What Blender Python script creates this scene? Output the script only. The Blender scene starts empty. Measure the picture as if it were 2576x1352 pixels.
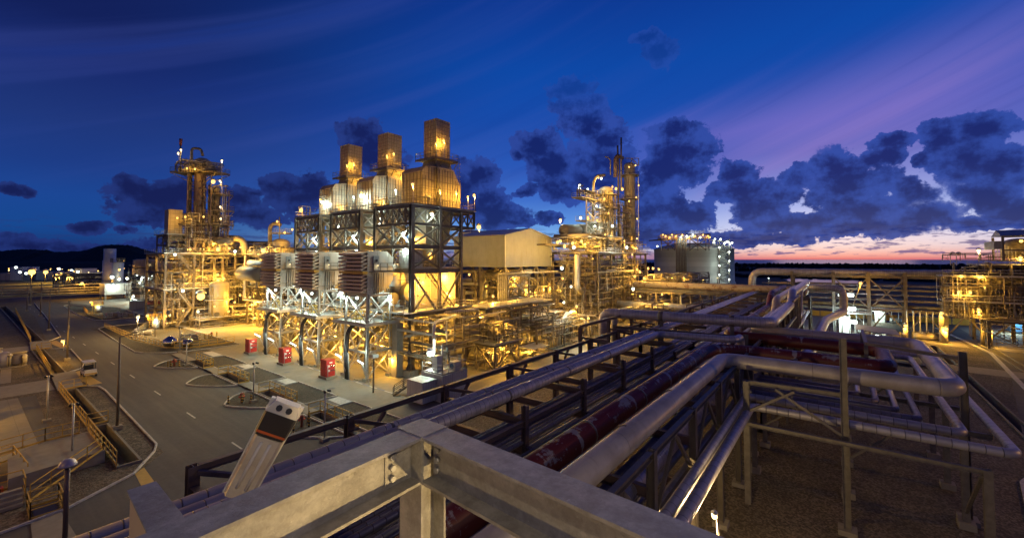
import bpy, math, random
from mathutils import Vector, Matrix
random.seed(7)
R = math.radians
sc = bpy.context.scene
col = sc.collection
# ---------------------------------------------------------------- camera
AZ, PITCH, EYE = R(37.5), R(2.0), 16.0
F = 1072.3
cam_d = bpy.data.cameras.new('camera'); cam = bpy.data.objects.new('camera', cam_d); col.objects.link(cam)
cam.location = (0, 0, EYE)
cam.rotation_euler = (R(90) + PITCH, 0, AZ - R(90))
cam_d.sensor_width = 36; cam_d.lens = F / 2575 * 36
cam_d.shift_y = -0.0238
cam_d.clip_start = 0.05; cam_d.clip_end = 60000
sc.camera = cam
sc.view_settings.view_transform = 'Standard'; sc.view_settings.look = 'None'
sc.view_settings.exposure = 0.0; sc.view_settings.gamma = 1.0
sc.cycles.use_denoising = True
sc.cycles.max_bounces = 6; sc.cycles.diffuse_bounces = 2; sc.cycles.glossy_bounces = 3
sc.cycles.sample_clamp_indirect = 4.0; sc.cycles.caustics_reflective = False; sc.cycles.caustics_refractive = False

# ---------------------------------------------------------------- node helper
class G:
    """tiny wrapper: arithmetic on sockets builds Math nodes"""
    def __init__(s, nt, sock): s.nt, s.k = nt, sock
    def _m(s, op, o=None, p=None, rev=False, clamp=False):
        n = s.nt.nodes.new('ShaderNodeMath'); n.operation = op; n.use_clamp = clamp
        a = [s, o, p]
        if rev: a = [o, s, p]
        for i, v in enumerate(a):
            if v is None: continue
            if isinstance(v, G): s.nt.links.new(v.k, n.inputs[i])
            else: n.inputs[i].default_value = v
        return G(s.nt, n.outputs[0])
    def __add__(s, o): return s._m('ADD', o)
    __radd__ = __add__
    def __sub__(s, o): return s._m('SUBTRACT', o)
    def __rsub__(s, o): return s._m('SUBTRACT', o, rev=True)
    def __mul__(s, o): return s._m('MULTIPLY', o)
    __rmul__ = __mul__
    def __truediv__(s, o): return s._m('DIVIDE', o)
    def f(s, op, o=None, p=None, clamp=False): return s._m(op, o, p, clamp=clamp)
    def ss(s, a, b):
        n = s.nt.nodes.new('ShaderNodeMapRange'); n.interpolation_type = 'SMOOTHSTEP'
        s.nt.links.new(s.k, n.inputs[0]); n.inputs[1].default_value = a; n.inputs[2].default_value = b
        return G(s.nt, n.outputs[0])
def mixc(nt, f, a, b):
    n = nt.nodes.new('ShaderNodeMix'); n.data_type = 'RGBA'
    for k, v in ((n.inputs[0], f), (n.inputs[6], a), (n.inputs[7], b)):
        if isinstance(v, G): nt.links.new(v.k, k)
        elif hasattr(v, 'is_linked'): nt.links.new(v, k)
        elif isinstance(v, (int, float)): k.default_value = v
        else: k.default_value = (v[0], v[1], v[2], 1)
    return n.outputs[2]
def ramp(nt, fac, stops):
    n = nt.nodes.new('ShaderNodeValToRGB'); nt.links.new(fac.k, n.inputs[0]); e = n.color_ramp.elements
    while len(e) < len(stops): e.new(0.5)
    for el, (p, c) in zip(e, stops): el.position = p; el.color = (c[0], c[1], c[2], 1)
    return n.outputs[0]
def vec(nt, x, y, z):
    n = nt.nodes.new('ShaderNodeCombineXYZ')
    for k, v in zip(n.inputs, (x, y, z)):
        if isinstance(v, G): nt.links.new(v.k, k)
        else: k.default_value = v
    return n.outputs[0]
def noise(nt, v, scale, detail=4, rough=.55, dist=0.0):
    n = nt.nodes.new('ShaderNodeTexNoise'); n.inputs['Scale'].default_value = scale
    n.inputs['Detail'].default_value = detail; n.inputs['Roughness'].default_value = rough; n.inputs['Distortion'].default_value = dist
    nt.links.new(v, n.inputs['Vector']); return G(nt, n.outputs[0])
def lin(c): return tuple(((x/255)/12.92 if x/255 <= .04045 else ((x/255+.055)/1.055)**2.4) for x in c)

# ---------------------------------------------------------------- sky (world): dusk gradient + cloud banks laid out by compass direction and height
w = bpy.data.worlds.new('World'); sc.world = w; w.use_nodes = True
nt = w.node_tree; nt.nodes.clear()
out = nt.nodes.new('ShaderNodeOutputWorld'); bg = nt.nodes.new('ShaderNodeBackground'); nt.links.new(bg.outputs[0], out.inputs[0])
tc = nt.nodes.new('ShaderNodeTexCoord'); sep = nt.nodes.new('ShaderNodeSeparateXYZ'); nt.links.new(tc.outputs['Generated'], sep.inputs[0])
X, Y, Z = (G(nt, sep.outputs[i]) for i in range(3))
D2 = 57.29578
az = Y.f('ARCTAN2', X) * D2                       # degrees from the sunset (+x) towards +y
el = Z.f('ARCSINE') * D2
def pxa(px, py):
    a = math.atan((px-1287.5)/F); return 37.5 - math.degrees(a), math.degrees(math.atan((652-py)*math.cos(a)/F))
def col_ramp(stops):
    return ramp(nt, el * (1/90.) , [(e/90., lin(c)) for e, c in stops])
sun_c = col_ramp([(0,(224,112,112)),(.35,(252,164,146)),(.9,(255,202,186)),(1.5,(255,222,214)),(2.4,(248,226,232)),(3.8,(222,218,244)),(6,(176,184,236)),(9,(132,136,208)),(12,(110,108,192)),(15,(108,104,194)),(19,(92,98,188)),(24,(60,80,172)),(30,(14,60,152)),(45,(12,38,104)),(90,(10,20,60))])
mid_c = col_ramp([(0,(86,108,160)),(.6,(150,130,170)),(1.4,(150,176,222)),(3,(128,178,234)),(5,(92,146,222)),(8,(62,110,202)),(12,(42,88,184)),(18,(22,76,172)),(24,(12,72,166)),(31,(12,58,148)),(60,(10,28,84)),(90,(10,20,60))])
lef_c = col_ramp([(0,(26,38,84)),(1,(24,52,112)),(3,(22,72,144)),(6,(26,70,148)),(9,(28,60,134)),(13,(30,54,122)),(18,(24,42,108)),(22,(18,32,90)),(60,(8,14,50)),(90,(8,14,50))])
aa = az.f('ABSOLUTE')
t2 = aa.ss(34, 84)
# high cirrus: a mauve sheet lit by the afterglow, streaks fanning up and out from the sunset
ca = vec(nt, (az + el*2.0) * .05, el * .22 + az*.085, 0.0)
cn = noise(nt, ca, 1.1, 5, .5)
uu = el - (az * -.20 + 18.0) + (cn - .5) * 11.0
t1 = aa.ss(0, 30).f('MAXIMUM', uu.ss(-3.0, 5.0))
base = mixc(nt, t2, mixc(nt, t1, sun_c, mid_c), lef_c)
cir = cn.ss(.45, .75) * el.ss(4, 10)
base = mixc(nt, cir * aa.ss(8, 40) * .22, base, lin((66, 84, 168)))
base = mixc(nt, cir * (1 - aa.ss(0, 30)) * (1 - uu.ss(-4, 6)) * .45, base, lin((150, 124, 200)))
dk = noise(nt, ca, 1.7, 4, .6).ss(.5, .8) * el.ss(6, 14)
base = mixc(nt, dk * .3, base, lin((16, 56, 146)))
# cloud banks
blobs = [(380,500,105,38),(330,470,45,28),(450,545,130,30),(440,480,70,25),(215,573,52,17),(318,580,26,7),(345,556,35,8),(20,470,55,18),(640,545,70,22),(630,478,28,9),(600,500,50,30),
 (740,500,62,36),(715,465,50,26),(790,480,50,40),(100,625,170,22),(300,628,130,18),(480,612,110,18),
 (900,330,46,32),(925,365,44,36),(950,400,60,30),(1200,440,48,36),(1210,500,70,42),(1245,540,60,34),(1155,470,50,60),
 (1300,385,20,12),(1325,478,26,16),(1290,556,45,12),(1375,552,30,14),
 (1445,215,58,26),(1455,260,66,30),(1475,300,70,40),(1360,365,58,36),(1385,415,62,42),(1430,465,66,38),(1490,410,70,50),(1560,420,60,60),(1520,350,50,40),
 (1670,125,44,34),(1640,85,40,16),(1690,330,56,30),(1720,375,90,42),(1690,430,84,48),(1660,520,80,40),(1740,545,60,34),(1650,580,70,34),
 (1860,430,52,34),(1850,480,60,38),(1930,500,100,46),(2010,440,44,34),(2020,560,180,26),(2120,410,64,34),(2130,470,110,52),(2200,530,110,40),(2290,480,50,34),(2150,575,180,18),(1900,600,170,14),(2330,545,110,24),
 (2240,350,46,22),(2220,390,50,20),(2480,320,88,44),(2380,340,60,40),(2440,400,100,46),(2530,430,80,60),(2480,490,90,46),(2560,530,110,30),(2330,390,30,22),(2450,560,110,14)]
P0 = vec(nt, az, el, 0.0)
wn = nt.nodes.new('ShaderNodeTexNoise'); nt.links.new(P0, wn.inputs['Vector']); wn.inputs['Scale'].default_value = .30; wn.inputs['Detail'].default_value = 6; wn.inputs['Roughness'].default_value = .6
wm = nt.nodes.new('ShaderNodeVectorMath'); wm.operation = 'MULTIPLY_ADD'; nt.links.new(wn.outputs['Color'], wm.inputs[0]); wm.inputs[1].default_value = (4.2, 3.0, 0); wm.inputs[2].default_value = (-2.1, -1.5, 0)
wa = nt.nodes.new('ShaderNodeVectorMath'); nt.links.new(P0, wa.inputs[0]); nt.links.new(wm.outputs[0], wa.inputs[1])
field = None
for (cx, cy, rx, ry) in blobs:
    a0, e0 = pxa(cx, cy); a1, _ = pxa(cx+rx, cy); _, e1 = pxa(cx, cy-ry)
    mp = nt.nodes.new('ShaderNodeMapping'); mp.vector_type = 'TEXTURE'; mp.inputs[1].default_value = (a0, e0, 0); mp.inputs[3].default_value = (abs(a1-a0)*1.12, abs(e1-e0)*1.15, 1)
    nt.links.new(wa.outputs[0], mp.inputs[0])
    ln = nt.nodes.new('ShaderNodeVectorMath'); ln.operation = 'LENGTH'; nt.links.new(mp.outputs[0], ln.inputs[0])
    d = G(nt, ln.outputs['Value'])
    field = d if field is None else field.f('SMOOTH_MIN', d, .25)
puff = noise(nt, P0, .26, 6, .58); fine = noise(nt, P0, 1.3, 5, .62)
vo = nt.nodes.new('ShaderNodeTexVoronoi'); vo.feature = 'SMOOTH_F1'; vo.inputs['Scale'].default_value = .62; vo.inputs['Smoothness'].default_value = .35
nt.links.new(wa.outputs[0], vo.inputs['Vector']); bil = G(nt, vo.outputs['Distance'])
cmr = 1.14 - field + (puff - .5) * 1.35 + (.48 - bil) * .45 + (fine - .5) * .50 + (noise(nt, P0, 3.4, 4, .6) - .5) * .22
soft = noise(nt, P0, .12, 2, .5).ss(.50, .72)
cm = (cmr.ss(-.03, .12) * (1 - soft) + cmr.ss(-.22, .34) * soft) * el.ss(.3, 1.0)
sh_ = noise(nt, vec(nt, az * .8, el * 1.3 + 7.0, 2.0), .34, 3, .5)
depth_ = (cmr * .55 + (bil - .4) * .35 + (sh_ - .5) * 1.3 + (fine - .5) * .45).ss(.0, .6)
# low broken strip of little clouds over the horizon
lp = vec(nt, az * .34, el * 1.75, 0.0)
low = noise(nt, lp, 1.25, 5, .6).ss(.50, .60) * el.ss(.25, .6) * (1 - el.ss(2.6, 4.6)) * (1 - aa.ss(40, 90) * .6)
pk = noise(nt, lp, .7, 3, .5)
sunprox = 1 - aa.ss(0, 30)
ccol = mixc(nt, aa.ss(20, 75), mixc(nt, depth_, lin((46, 74, 162)), lin((18, 34, 104))), mixc(nt, depth_, lin((34, 52, 118)), lin((20, 28, 80))))
ccol = mixc(nt, (1 - el.ss(0, 7)) * sunprox * .35, ccol, lin((58, 74, 140)))
skyc = mixc(nt, low * .82, base, mixc(nt, sunprox, lin((40, 54, 116)), lin((104, 88, 142))))
cm = cm * (1 - el.ss(17, 22) * .6)
skyc = mixc(nt, cm * .96, skyc, ccol)
skyc = mixc(nt, el.ss(-.6, 0), lin((6, 8, 16)), skyc)
# the physical twilight sky adds its own faint light
sk = nt.nodes.new('ShaderNodeTexSky'); sk.sky_type = 'NISHITA'; sk.sun_disc = False; sk.sun_elevation = R(-3); sk.sun_rotation = R(90)
ad = nt.nodes.new('ShaderNodeMix'); ad.data_type = 'RGBA'; ad.blend_type = 'ADD'; ad.inputs[0].default_value = .01
nt.links.new(skyc, ad.inputs[6]); nt.links.new(sk.outputs[0], ad.inputs[7])
nt.links.new(ad.outputs[2], bg.inputs[0]); bg.inputs[1].default_value = 1.0
w.cycles.sampling_method = 'MANUAL'; w.cycles.sample_map_resolution = 512
# faint last light of the set sun
sd = bpy.data.lights.new('sun', 'SUN'); so = bpy.data.objects.new('sun', sd); col.objects.link(so)
sd.energy = .05; sd.angle = R(12); sd.color = (1, .62, .55); so.rotation_euler = (R(86), 0, R(90))

# ---------------------------------------------------------------- mesh builder
class M:
    def __init__(s): s.v, s.f, s.u, s.sm, s.mk, s.dp = [], [], [], [], [], 0
    def quad(s, ids, uv=None, sm=False): s.f.append(ids); s.u.append(uv); s.sm.append(sm)
    def box(s, a, b):
        (x0, y0, z0), (x1, y1, z1) = [min(p, q) for p, q in zip(a, b)], [max(p, q) for p, q in zip(a, b)]
        i = len(s.v)
        s.v += [(x0,y0,z0),(x1,y0,z0),(x1,y1,z0),(x0,y1,z0),(x0,y0,z1),(x1,y0,z1),(x1,y1,z1),(x0,y1,z1)]
        for q in ((0,3,2,1),(4,5,6,7),(0,1,5,4),(1,2,6,5),(2,3,7,6),(3,0,4,7)): s.quad([i+k for k in q])
        return s
    def cbox(s, c, d): return s.box([c[k]-d[k]/2 for k in range(3)], [c[k]+d[k]/2 for k in range(3)])
    def prism(s, poly, z0, z1):                       # xy polygon extruded in z
        i = len(s.v); n = len(poly)
        s.v += [(p[0], p[1], z0) for p in poly] + [(p[0], p[1], z1) for p in poly]
        s.quad([i+k for k in range(n)][::-1]); s.quad([i+n+k for k in range(n)])
        for k in range(n): s.quad([i+k, i+(k+1) % n, i+n+(k+1) % n, i+n+k])
        return s
    def xzprism(s, poly, y0, y1):
        i = len(s.v); n = len(poly)
        s.v += [(p[0], y0, p[1]) for p in poly] + [(p[0], y1, p[1]) for p in poly]
        s.quad([i+k for k in range(n)]); s.quad([i+n+k for k in range(n)][::-1])
        for k in range(n): s.quad([i+(k+1) % n, i+k, i+n+k, i+n+(k+1) % n])
        return s
    def loft(s, r0, r1):                              # two rings of points
        i = len(s.v); n = len(r0); s.v += [tuple(p) for p in r0] + [tuple(p) for p in r1]
        s.quad([i+k for k in range(n)][::-1]); s.quad([i+n+k for k in range(n)])
        for k in range(n): s.quad([i+k, i+(k+1) % n, i+n+(k+1) % n, i+n+k])
        return s
    def _fr(s, p, q):
        p, q = Vector(p), Vector(q); d = (q-p).normalized()
        up = Vector((0,0,1)) if abs(d.z) < .95 else Vector((1,0,0))
        a = d.cross(up).normalized(); b = a.cross(d).normalized()
        return p, q, a, b
    def bar(s, p, q, w=.1, h=None):
        h = w if h is None else h
        p, q, a, b = s._fr(p, q); i = len(s.v)
        for o in (p, q):
            for sa, sb in ((-1,-1),(1,-1),(1,1),(-1,1)): s.v.append(tuple(o + a*sa*w/2 + b*sb*h/2))
        for k in ((0,1,2,3),(7,6,5,4),(0,4,5,1),(1,5,6,2),(2,6,7,3),(3,7,4,0)): s.quad([i+j for j in k])
        return s
    def ibeam(s, p, q, w=.3, h=.3, t=.03):
        p, q, a, b = s._fr(p, q)
        o = b*(h/2 - t/2)
        s.bar(p+o, q+o, w, t); s.bar(p-o, q-o, w, t)
        s.bar(p, q, t*.8, h-2*t)
        return s
    def vbeam(s, x, y, z0, z1, w=.3, t=.035, ax='x'):  # H column, flanges facing ax
        h = w/2
        if ax == 'x':
            s.box((x-h, y-h, z0), (x-h+t, y+h, z1)); s.box((x+h-t, y-h, z0), (x+h, y+h, z1)); s.box((x-h+t, y-t/2, z0), (x+h-t, y+t/2, z1))
        else:
            s.box((x-h, y-h, z0), (x+h, y-h+t, z1)); s.box((x-h, y+h-t, z0), (x+h, y+h, z1)); s.box((x-t/2, y-h+t, z0), (x+t/2, y+h-t, z1))
        return s
    def tube(s, path, r, n=10, bend=None, caps=True, r2=None, seg=4):
        P = [Vector(p) for p in path]
        if bend and len(P) > 2:
            Q = [P[0]]
            for k in range(1, len(P)-1):
                a, b, c = P[k-1], P[k], P[k+1]
                la, lc = (a-b).length, (c-b).length
                t = min(bend, la*.48, lc*.48)
                u, v = b + (a-b).normalized()*t, b + (c-b).normalized()*t
                for j in range(seg+1):
                    f = j/seg; Q.append(u*(1-f)**2 + b*2*f*(1-f) + v*f*f)
            Q.append(P[-1]); P = Q
        i0 = len(s.v); d = (P[1]-P[0]).normalized()
        up = Vector((0,0,1)) if abs(d.z) < .9 else Vector((1,0,0))
        a = d.cross(up).normalized(); L = 0; us = []
        for k, p in enumerate(P):
            if k: L += (p-P[k-1]).length
            us.append(L)
            if 0 < k < len(P)-1: t = ((P[k+1]-p).normalized() + (p-P[k-1]).normalized()).normalized()
            elif k == 0: t = d
            else: t = (p-P[k-1]).normalized()
            a = (a - t*a.dot(t)).normalized(); b = a.cross(t)
            rr = r if r2 is None else r + (r2-r)*k/(len(P)-1)
            for j in range(n):
                th = 2*math.pi*j/n; s.v.append(tuple(p + a*math.cos(th)*rr + b*math.sin(th)*rr))
        for k in range(len(P)-1):
            for j in range(n):
                j2 = (j+1) % n; A = i0+k*n
                s.quad([A+j, A+j2, A+n+j2, A+n+j], [(us[k], j/n), (us[k], (j+1)/n), (us[k+1], (j+1)/n), (us[k+1], j/n)], True)
        if caps:
            s.quad([i0+j for j in range(n)][::-1]); e = i0+(len(P)-1)*n; s.quad([e+j for j in range(n)])
        return s
    def lathe(s, c, prof, n=20):                       # prof: (r, z) bottom to top
        i0 = len(s.v); m = len(prof)
        for (r, z) in prof:
            for j in range(n):
                th = 2*math.pi*j/n; s.v.append((c[0]+math.cos(th)*r, c[1]+math.sin(th)*r, c[2]+z))
        for k in range(m-1):
            for j in range(n):
                j2 = (j+1) % n
                s.quad([i0+k*n+j, i0+k*n+j2, i0+(k+1)*n+j2, i0+(k+1)*n+j], [(prof[k][1], j/n), (prof[k][1], (j+1)/n), (prof[k+1][1], (j+1)/n), (prof[k+1][1], j/n)], True)
        s.quad([i0+j for j in range(n)][::-1]); s.quad([i0+(m-1)*n+j for j in range(n)])
        return s
    def rail(s, pts, h=1.1, w=.06, sp=1.5, closed=False):
        pts = [Vector(p) for p in pts] + ([Vector(pts[0])] if closed else [])
        Zv = Vector((0,0,1))
        for p, q in zip(pts, pts[1:]):
            L = (q-p).length; n = max(1, round(L/sp))
            for k in range(n+1):
                o = p + (q-p)*k/n; s.bar(o, o+Zv*h, w, w)
            for hh in (h, h*.55): s.bar(p+Zv*hh, q+Zv*hh, w, w)
            s.bar(p+Zv*.08, q+Zv*.08, w*.5, .15)
        return s
    def ladder(s, x, y, z0, z1, dx=.5, dy=0, w=.05):
        s.bar((x, y, z0), (x, y, z1), w); s.bar((x+dx, y+dy, z0), (x+dx, y+dy, z1), w)
        z = z0+.3
        while z < z1: s.bar((x, y, z), (x+dx, y+dy, z), w*.7); z += .4
        return s
    def stair(s, p, q, wd=1.0, perp=(0,1,0)):
        p, q, e = Vector(p), Vector(q), Vector(perp)*wd
        for o in (Vector((0,0,0)), e):
            s.bar(p+o, q+o, .06, .2)
            a, b = p+o+Vector((0,0,1)), q+o+Vector((0,0,1)); s.bar(a, b, .06); 
            m = (p+q)/2+o; s.bar(p+o, a, .06); s.bar(q+o, b, .06); s.bar(m, m+Vector((0,0,1)), .06); s.bar(p+o+Vector((0,0,.55)), q+o+Vector((0,0,.55)), .05)
        n = max(3, int(abs(q.z-p.z)/.28))
        for k in range(n):
            c = p + (q-p)*(k+.5)/n; d = (q-p); d.z = 0; d = d.normalized()*.13
            s.bar(c-d+e*.02, c-d+e*.98, .02, .02); s.box((min((c-d).x, (c+d+e).x), min((c-d).y, (c+d+e).y), c.z-.02), (max((c-d).x, (c+d+e).x)+.001, max((c-d).y, (c+d+e).y)+.001, c.z+.02))
        return s
    def each(s, name, mat, parent):
        """one object per primitive added"""
        mk = s.mk + [(len(s.v), len(s.f))]; r = []
        for (v0, f0), (v1, f1) in zip(mk, mk[1:]):
            c = M(); c.v = s.v[v0:v1]; c.f = [[i-v0 for i in f] for f in s.f[f0:f1]]; c.u = s.u[f0:f1]; c.sm = s.sm[f0:f1]
            r.append(c.build(name, mat, parent))
        return r
    def build(s, name, mat, parent=None, **kw):
        me = bpy.data.meshes.new(name); me.from_pydata(s.v, [], s.f); me.materials.append(MT[mat])
        if any(u is not None for u in s.u):
            uv = me.uv_layers.new(name='UVMap'); k = 0; dat = []
            for f, u in zip(s.f, s.u):
                if u is None: dat += [0.0]*(2*len(f))
                else:
                    for t in u: dat += [t[0], t[1]]
            uv.data.foreach_set('uv', dat)
        me.polygons.foreach_set('use_smooth', s.sm)
        o = bpy.data.objects.new(name, me); col.objects.link(o)
        if parent is not None: o.parent = parent
        if kw: tag(o, **kw)
        return o
def _mark(fn):
    def g(s, *a, **k):
        if s.dp == 0: s.mk.append((len(s.v), len(s.f)))
        s.dp += 1
        try: return fn(s, *a, **k)
        finally: s.dp -= 1
    return g
for _n in ('box', 'prism', 'xzprism', 'loft', 'bar', 'ibeam', 'vbeam', 'tube', 'lathe', 'rail', 'ladder', 'stair'): setattr(M, _n, _mark(getattr(M, _n)))
def tag(o, label=None, cat=None, group=None, kind=None):
    if label: o['label'] = label
    if cat: o['category'] = cat
    if group: o['group'] = group
    if kind: o['kind'] = kind
    return o
def thing(name, label, cat, group=None, loc=(0,0,0), rz=0):
    o = bpy.data.objects.new(name, None); col.objects.link(o); o.location = loc; o.rotation_euler.z = rz; o.empty_display_size = .3
    return tag(o, label, cat, group)
def dup(root, off, label=None, rz=None):
    def cp(o, par):
        c = o.copy(); col.objects.link(c)
        if par is not None: c.parent = par
        for ch in list(o.children): cp(ch, c)
        return c
    r = cp(root, None); r.location = Vector(root.location) + Vector(off)
    if rz is not None: r.rotation_euler.z = rz
    if label: r['label'] = label
    return r
SOD, WHT, WRM = (1.0, .50, .055), (.80, 1.0, .86), (1.0, .68, .28)
NEU = (1.0, .80, .52)
def point(pos, power, c=SOD, parent=None, r=.12):
    l = bpy.data.lights.new('lamp_light', 'POINT'); l.energy = power; l.color = c; l.shadow_soft_size = r
    o = bpy.data.objects.new('lamp_light', l); col.objects.link(o); o.location = pos
    if parent is not None: o.parent = parent
    return o
def lamp(parent, pos, power=900, c=SOD, br=.16, post=None, light=True, name='floodlight'):
    """a lit fitting: hood + post as a part, its bulb a sub-part, and the light it throws"""
    x, y, z = pos; m = M()
    m.lathe((x, y, z+br*.9), [(br*1.25, 0), (br*1.25, br*.35), (br*.5, br*1.1)], 8)
    if post: m.bar((x+.12, y, z+br*.9-post), (x+.12, y, z+br*1.2), .07)
    h = m.build(name, 'galv', parent)
    M().lathe((x, y, z-br), [(br*.3, 0), (br*.85, br*.4), (br, br), (br*.85, br*1.6), (br*.5, br*1.9)], 8).build('bulb', {SOD: 'b_sod', WHT: 'b_wht', WRM: 'b_wrm', NEU: 'b_wrm'}[c], h)
    if light: point((x, y, z-br-.12), power, c, parent)
    return h
def tubelight(parent, p, q, power=500):
    m = M().bar(p, q, .22, .10); h = m.build('tube_light', 'galv', parent)
    a = Vector(p); b = Vector(q); o = Vector((0, 0, -.10))
    M().tube([a+o, b+o], .075, 6).build('bulb', 'b_wht', h)
    point((a+b)/2+Vector((0,0,-.35)), power, WHT, parent, .2)
# ---------------------------------------------------------------- materials
MT = {}
def mat(name, c, rough=.6, metal=0., c2=None, ns=3., amt=.5, bump=0., bs=20., coord='Object', extra=None, lo=.35, hi=.65):
    m = bpy.data.materials.new(name); MT[name] = m; m.use_nodes = True; t = m.node_tree; b = t.nodes['Principled BSDF']
    b.inputs['Roughness'].default_value = rough; b.inputs['Metallic'].default_value = metal
    tcn = t.nodes.new('ShaderNodeTexCoord'); V = tcn.outputs[coord]
    n = noise(t, V, ns, 6, .6).ss(lo, hi)
    c2 = c2 or tuple(x*.72 for x in c)
    cc = mixc(t, n * amt, c, c2)
    h = None
    if extra: cc, h = extra(t, tcn, cc, b)
    if hasattr(cc, 'is_linked'): t.links.new(cc, b.inputs['Base Color'])
    rn = noise(t, V, ns*2.3, 3, .5)
    t.links.new((rn * .25 + (rough-.12)).k, b.inputs['Roughness'])
    if bump or h is not None:
        bn = t.nodes.new('ShaderNodeBump'); bn.inputs['Strength'].default_value = 1; bn.inputs['Distance'].default_value = .02
        hh = noise(t, V, bs, 4, .6) * bump
        if h is not None: hh = hh + h
        t.links.new(hh.k, bn.inputs['Height']); t.links.new(bn.outputs[0], b.inputs['Normal'])
    return m
def seams(pitch, wd, dark=.45, deep=1.0):
    def f(t, tcn, cc, b):
        sp = t.nodes.new('ShaderNodeSeparateXYZ'); t.links.new(tcn.outputs['UV'], sp.inputs[0]); u = G(t, sp.outputs[0])
        fr = (u / pitch).f('FRACT'); line = (fr - .5).f('ABSOLUTE').ss(.5 - wd, .5)
        rnd = t.nodes.new('ShaderNodeTexWhiteNoise'); rnd.noise_dimensions = '1D'; t.links.new((u / pitch).f('FLOOR').k, rnd.inputs['W'])
        c3 = mixc(t, G(t, rnd.outputs[0]) * .25, cc, (.05, .05, .06))
        return mixc(t, line * dark, c3, (.02, .02, .025)), line * (-deep) + (fr * .25)
    return f
def grid(px, pz, wd=.03, dark=.5):
    def f(t, tcn, cc, b):
        sp = t.nodes.new('ShaderNodeSeparateXYZ'); t.links.new(tcn.outputs['Object'], sp.inputs[0])
        x, y, z = (G(t, sp.outputs[i]) for i in range(3))
        lx = (((x + y) / px).f('FRACT') - .5).f('ABSOLUTE').ss(.5 - wd/px, .5 - wd*.3/px)
        ln = lx
        if pz:
            lz = ((z / pz).f('FRACT') - .5).f('ABSOLUTE').ss(.5 - wd/pz, .5 - wd*.3/pz); ln = lx.f('MAXIMUM', lz)
        st = noise(t, vec(t, x * 2.2, y * 2.2, z * .18), 1.2, 5, .6).ss(.52, .75)
        c3 = mixc(t, st * .35, cc, (.12, .085, .05))
        return mixc(t, ln * dark, c3, (.05, .04, .03)), ln * -1.0
    return f
def peel(t, tcn, cc, b):
    sp = t.nodes.new('ShaderNodeSeparateXYZ'); t.links.new(tcn.outputs['UV'], sp.inputs[0]); u, v = G(t, sp.outputs[0]), G(t, sp.outputs[1])
    n1 = noise(t, vec(t, u * .35, v * 3, 0.), 1.6, 7, .7); n2 = noise(t, vec(t, u * 5.0, v * 1.2, 3.), 1.2, 5, .65)
    ring = ((u / 5.7 + n2 * .02).f('FRACT') - .5).f('ABSOLUTE').ss(.46, .5); side = (v * 6.2832 + .5).f('SINE') + ring * 1.1
    mk = (n1 * 1.0 + n2 * .35 + side * .19 - .90).ss(-.015, .05)
    return mixc(t, mk, mixc(t, n1, (.095, .010, .010), (.14, .022, .018)), (.27, .24, .26)), mk * .4
def concrete(t, tcn, cc, b):
    sp = t.nodes.new('ShaderNodeSeparateXYZ'); t.links.new(tcn.outputs['Object'], sp.inputs[0]); x, y = G(t, sp.outputs[0]), G(t, sp.outputs[1])
    ln = ((x / 4.).f('FRACT') - .5).f('ABSOLUTE').ss(.492, .499).f('MAXIMUM', ((y / 4.).f('FRACT') - .5).f('ABSOLUTE').ss(.492, .499))
    big = noise(t, tcn.outputs['Object'], .16, 5, .65).ss(.4, .7)
    return mixc(t, ln * .5, mixc(t, big * .5, cc, (.15, .125, .09)), (.08, .07, .06)), None
def asph(t, tcn, cc, b):
    V = tcn.outputs['Object']; sp = t.nodes.new('ShaderNodeSeparateXYZ'); t.links.new(V, sp.inputs[0]); x, y = G(t, sp.outputs[0]), G(t, sp.outputs[1])
    wear = noise(t, vec(t, x * 1.4, y * .06, 0.), .9, 5, .6).ss(.4, .7); big = noise(t, V, .08, 4, .6).ss(.4, .65)
    return mixc(t, big * .4, mixc(t, wear * .5, cc, (.17, .155, .135)), (.075, .07, .064)), None
def gravel(t, tcn, cc, b):
    vo = t.nodes.new('ShaderNodeTexVoronoi'); vo.inputs['Scale'].default_value = 9; t.links.new(tcn.outputs['Object'], vo.inputs['Vector'])
    sp = t.nodes.new('ShaderNodeSeparateColor'); t.links.new(vo.outputs['Color'], sp.inputs[0]); r = G(t, sp.outputs[0])
    big = noise(t, tcn.outputs['Object'], .3, 5, .6).ss(.35, .7)
    return mixc(t, big * .5, mixc(t, r.ss(.2, 1.), cc, (.26, .21, .15)), (.05, .042, .03)), G(t, vo.outputs['Distance']) * -2.2
def spangle(t, tcn, cc, b):
    V = tcn.outputs['Object']; vo = t.nodes.new('ShaderNodeTexVoronoi'); vo.inputs['Scale'].default_value = 70; t.links.new(V, vo.inputs['Vector'])
    sp = t.nodes.new('ShaderNodeSeparateColor'); t.links.new(vo.outputs['Color'], sp.inputs[0]); r = G(t, sp.outputs[0])
    c2 = mixc(t, r * .28, cc, (.22, .21, .19)); sc_ = noise(t, V, 34, 3, .7).ss(.66, .72); dr = noise(t, V, 2.2, 6, .7).ss(.5, .7)
    return mixc(t, sc_ * .5, mixc(t, dr * .45, c2, (.20, .17, .12)), (.62, .60, .56)), r * .12
def gravel_d(t, tcn, cc, b):
    vo = t.nodes.new('ShaderNodeTexVoronoi'); vo.inputs['Scale'].default_value = 9; t.links.new(tcn.outputs['Object'], vo.inputs['Vector'])
    sp = t.nodes.new('ShaderNodeSeparateColor'); t.links.new(vo.outputs['Color'], sp.inputs[0]); r = G(t, sp.outputs[0])
    return mixc(t, r.ss(.3, 1.), cc, (.12, .10, .07)), G(t, vo.outputs['Distance']) * -2.2
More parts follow.
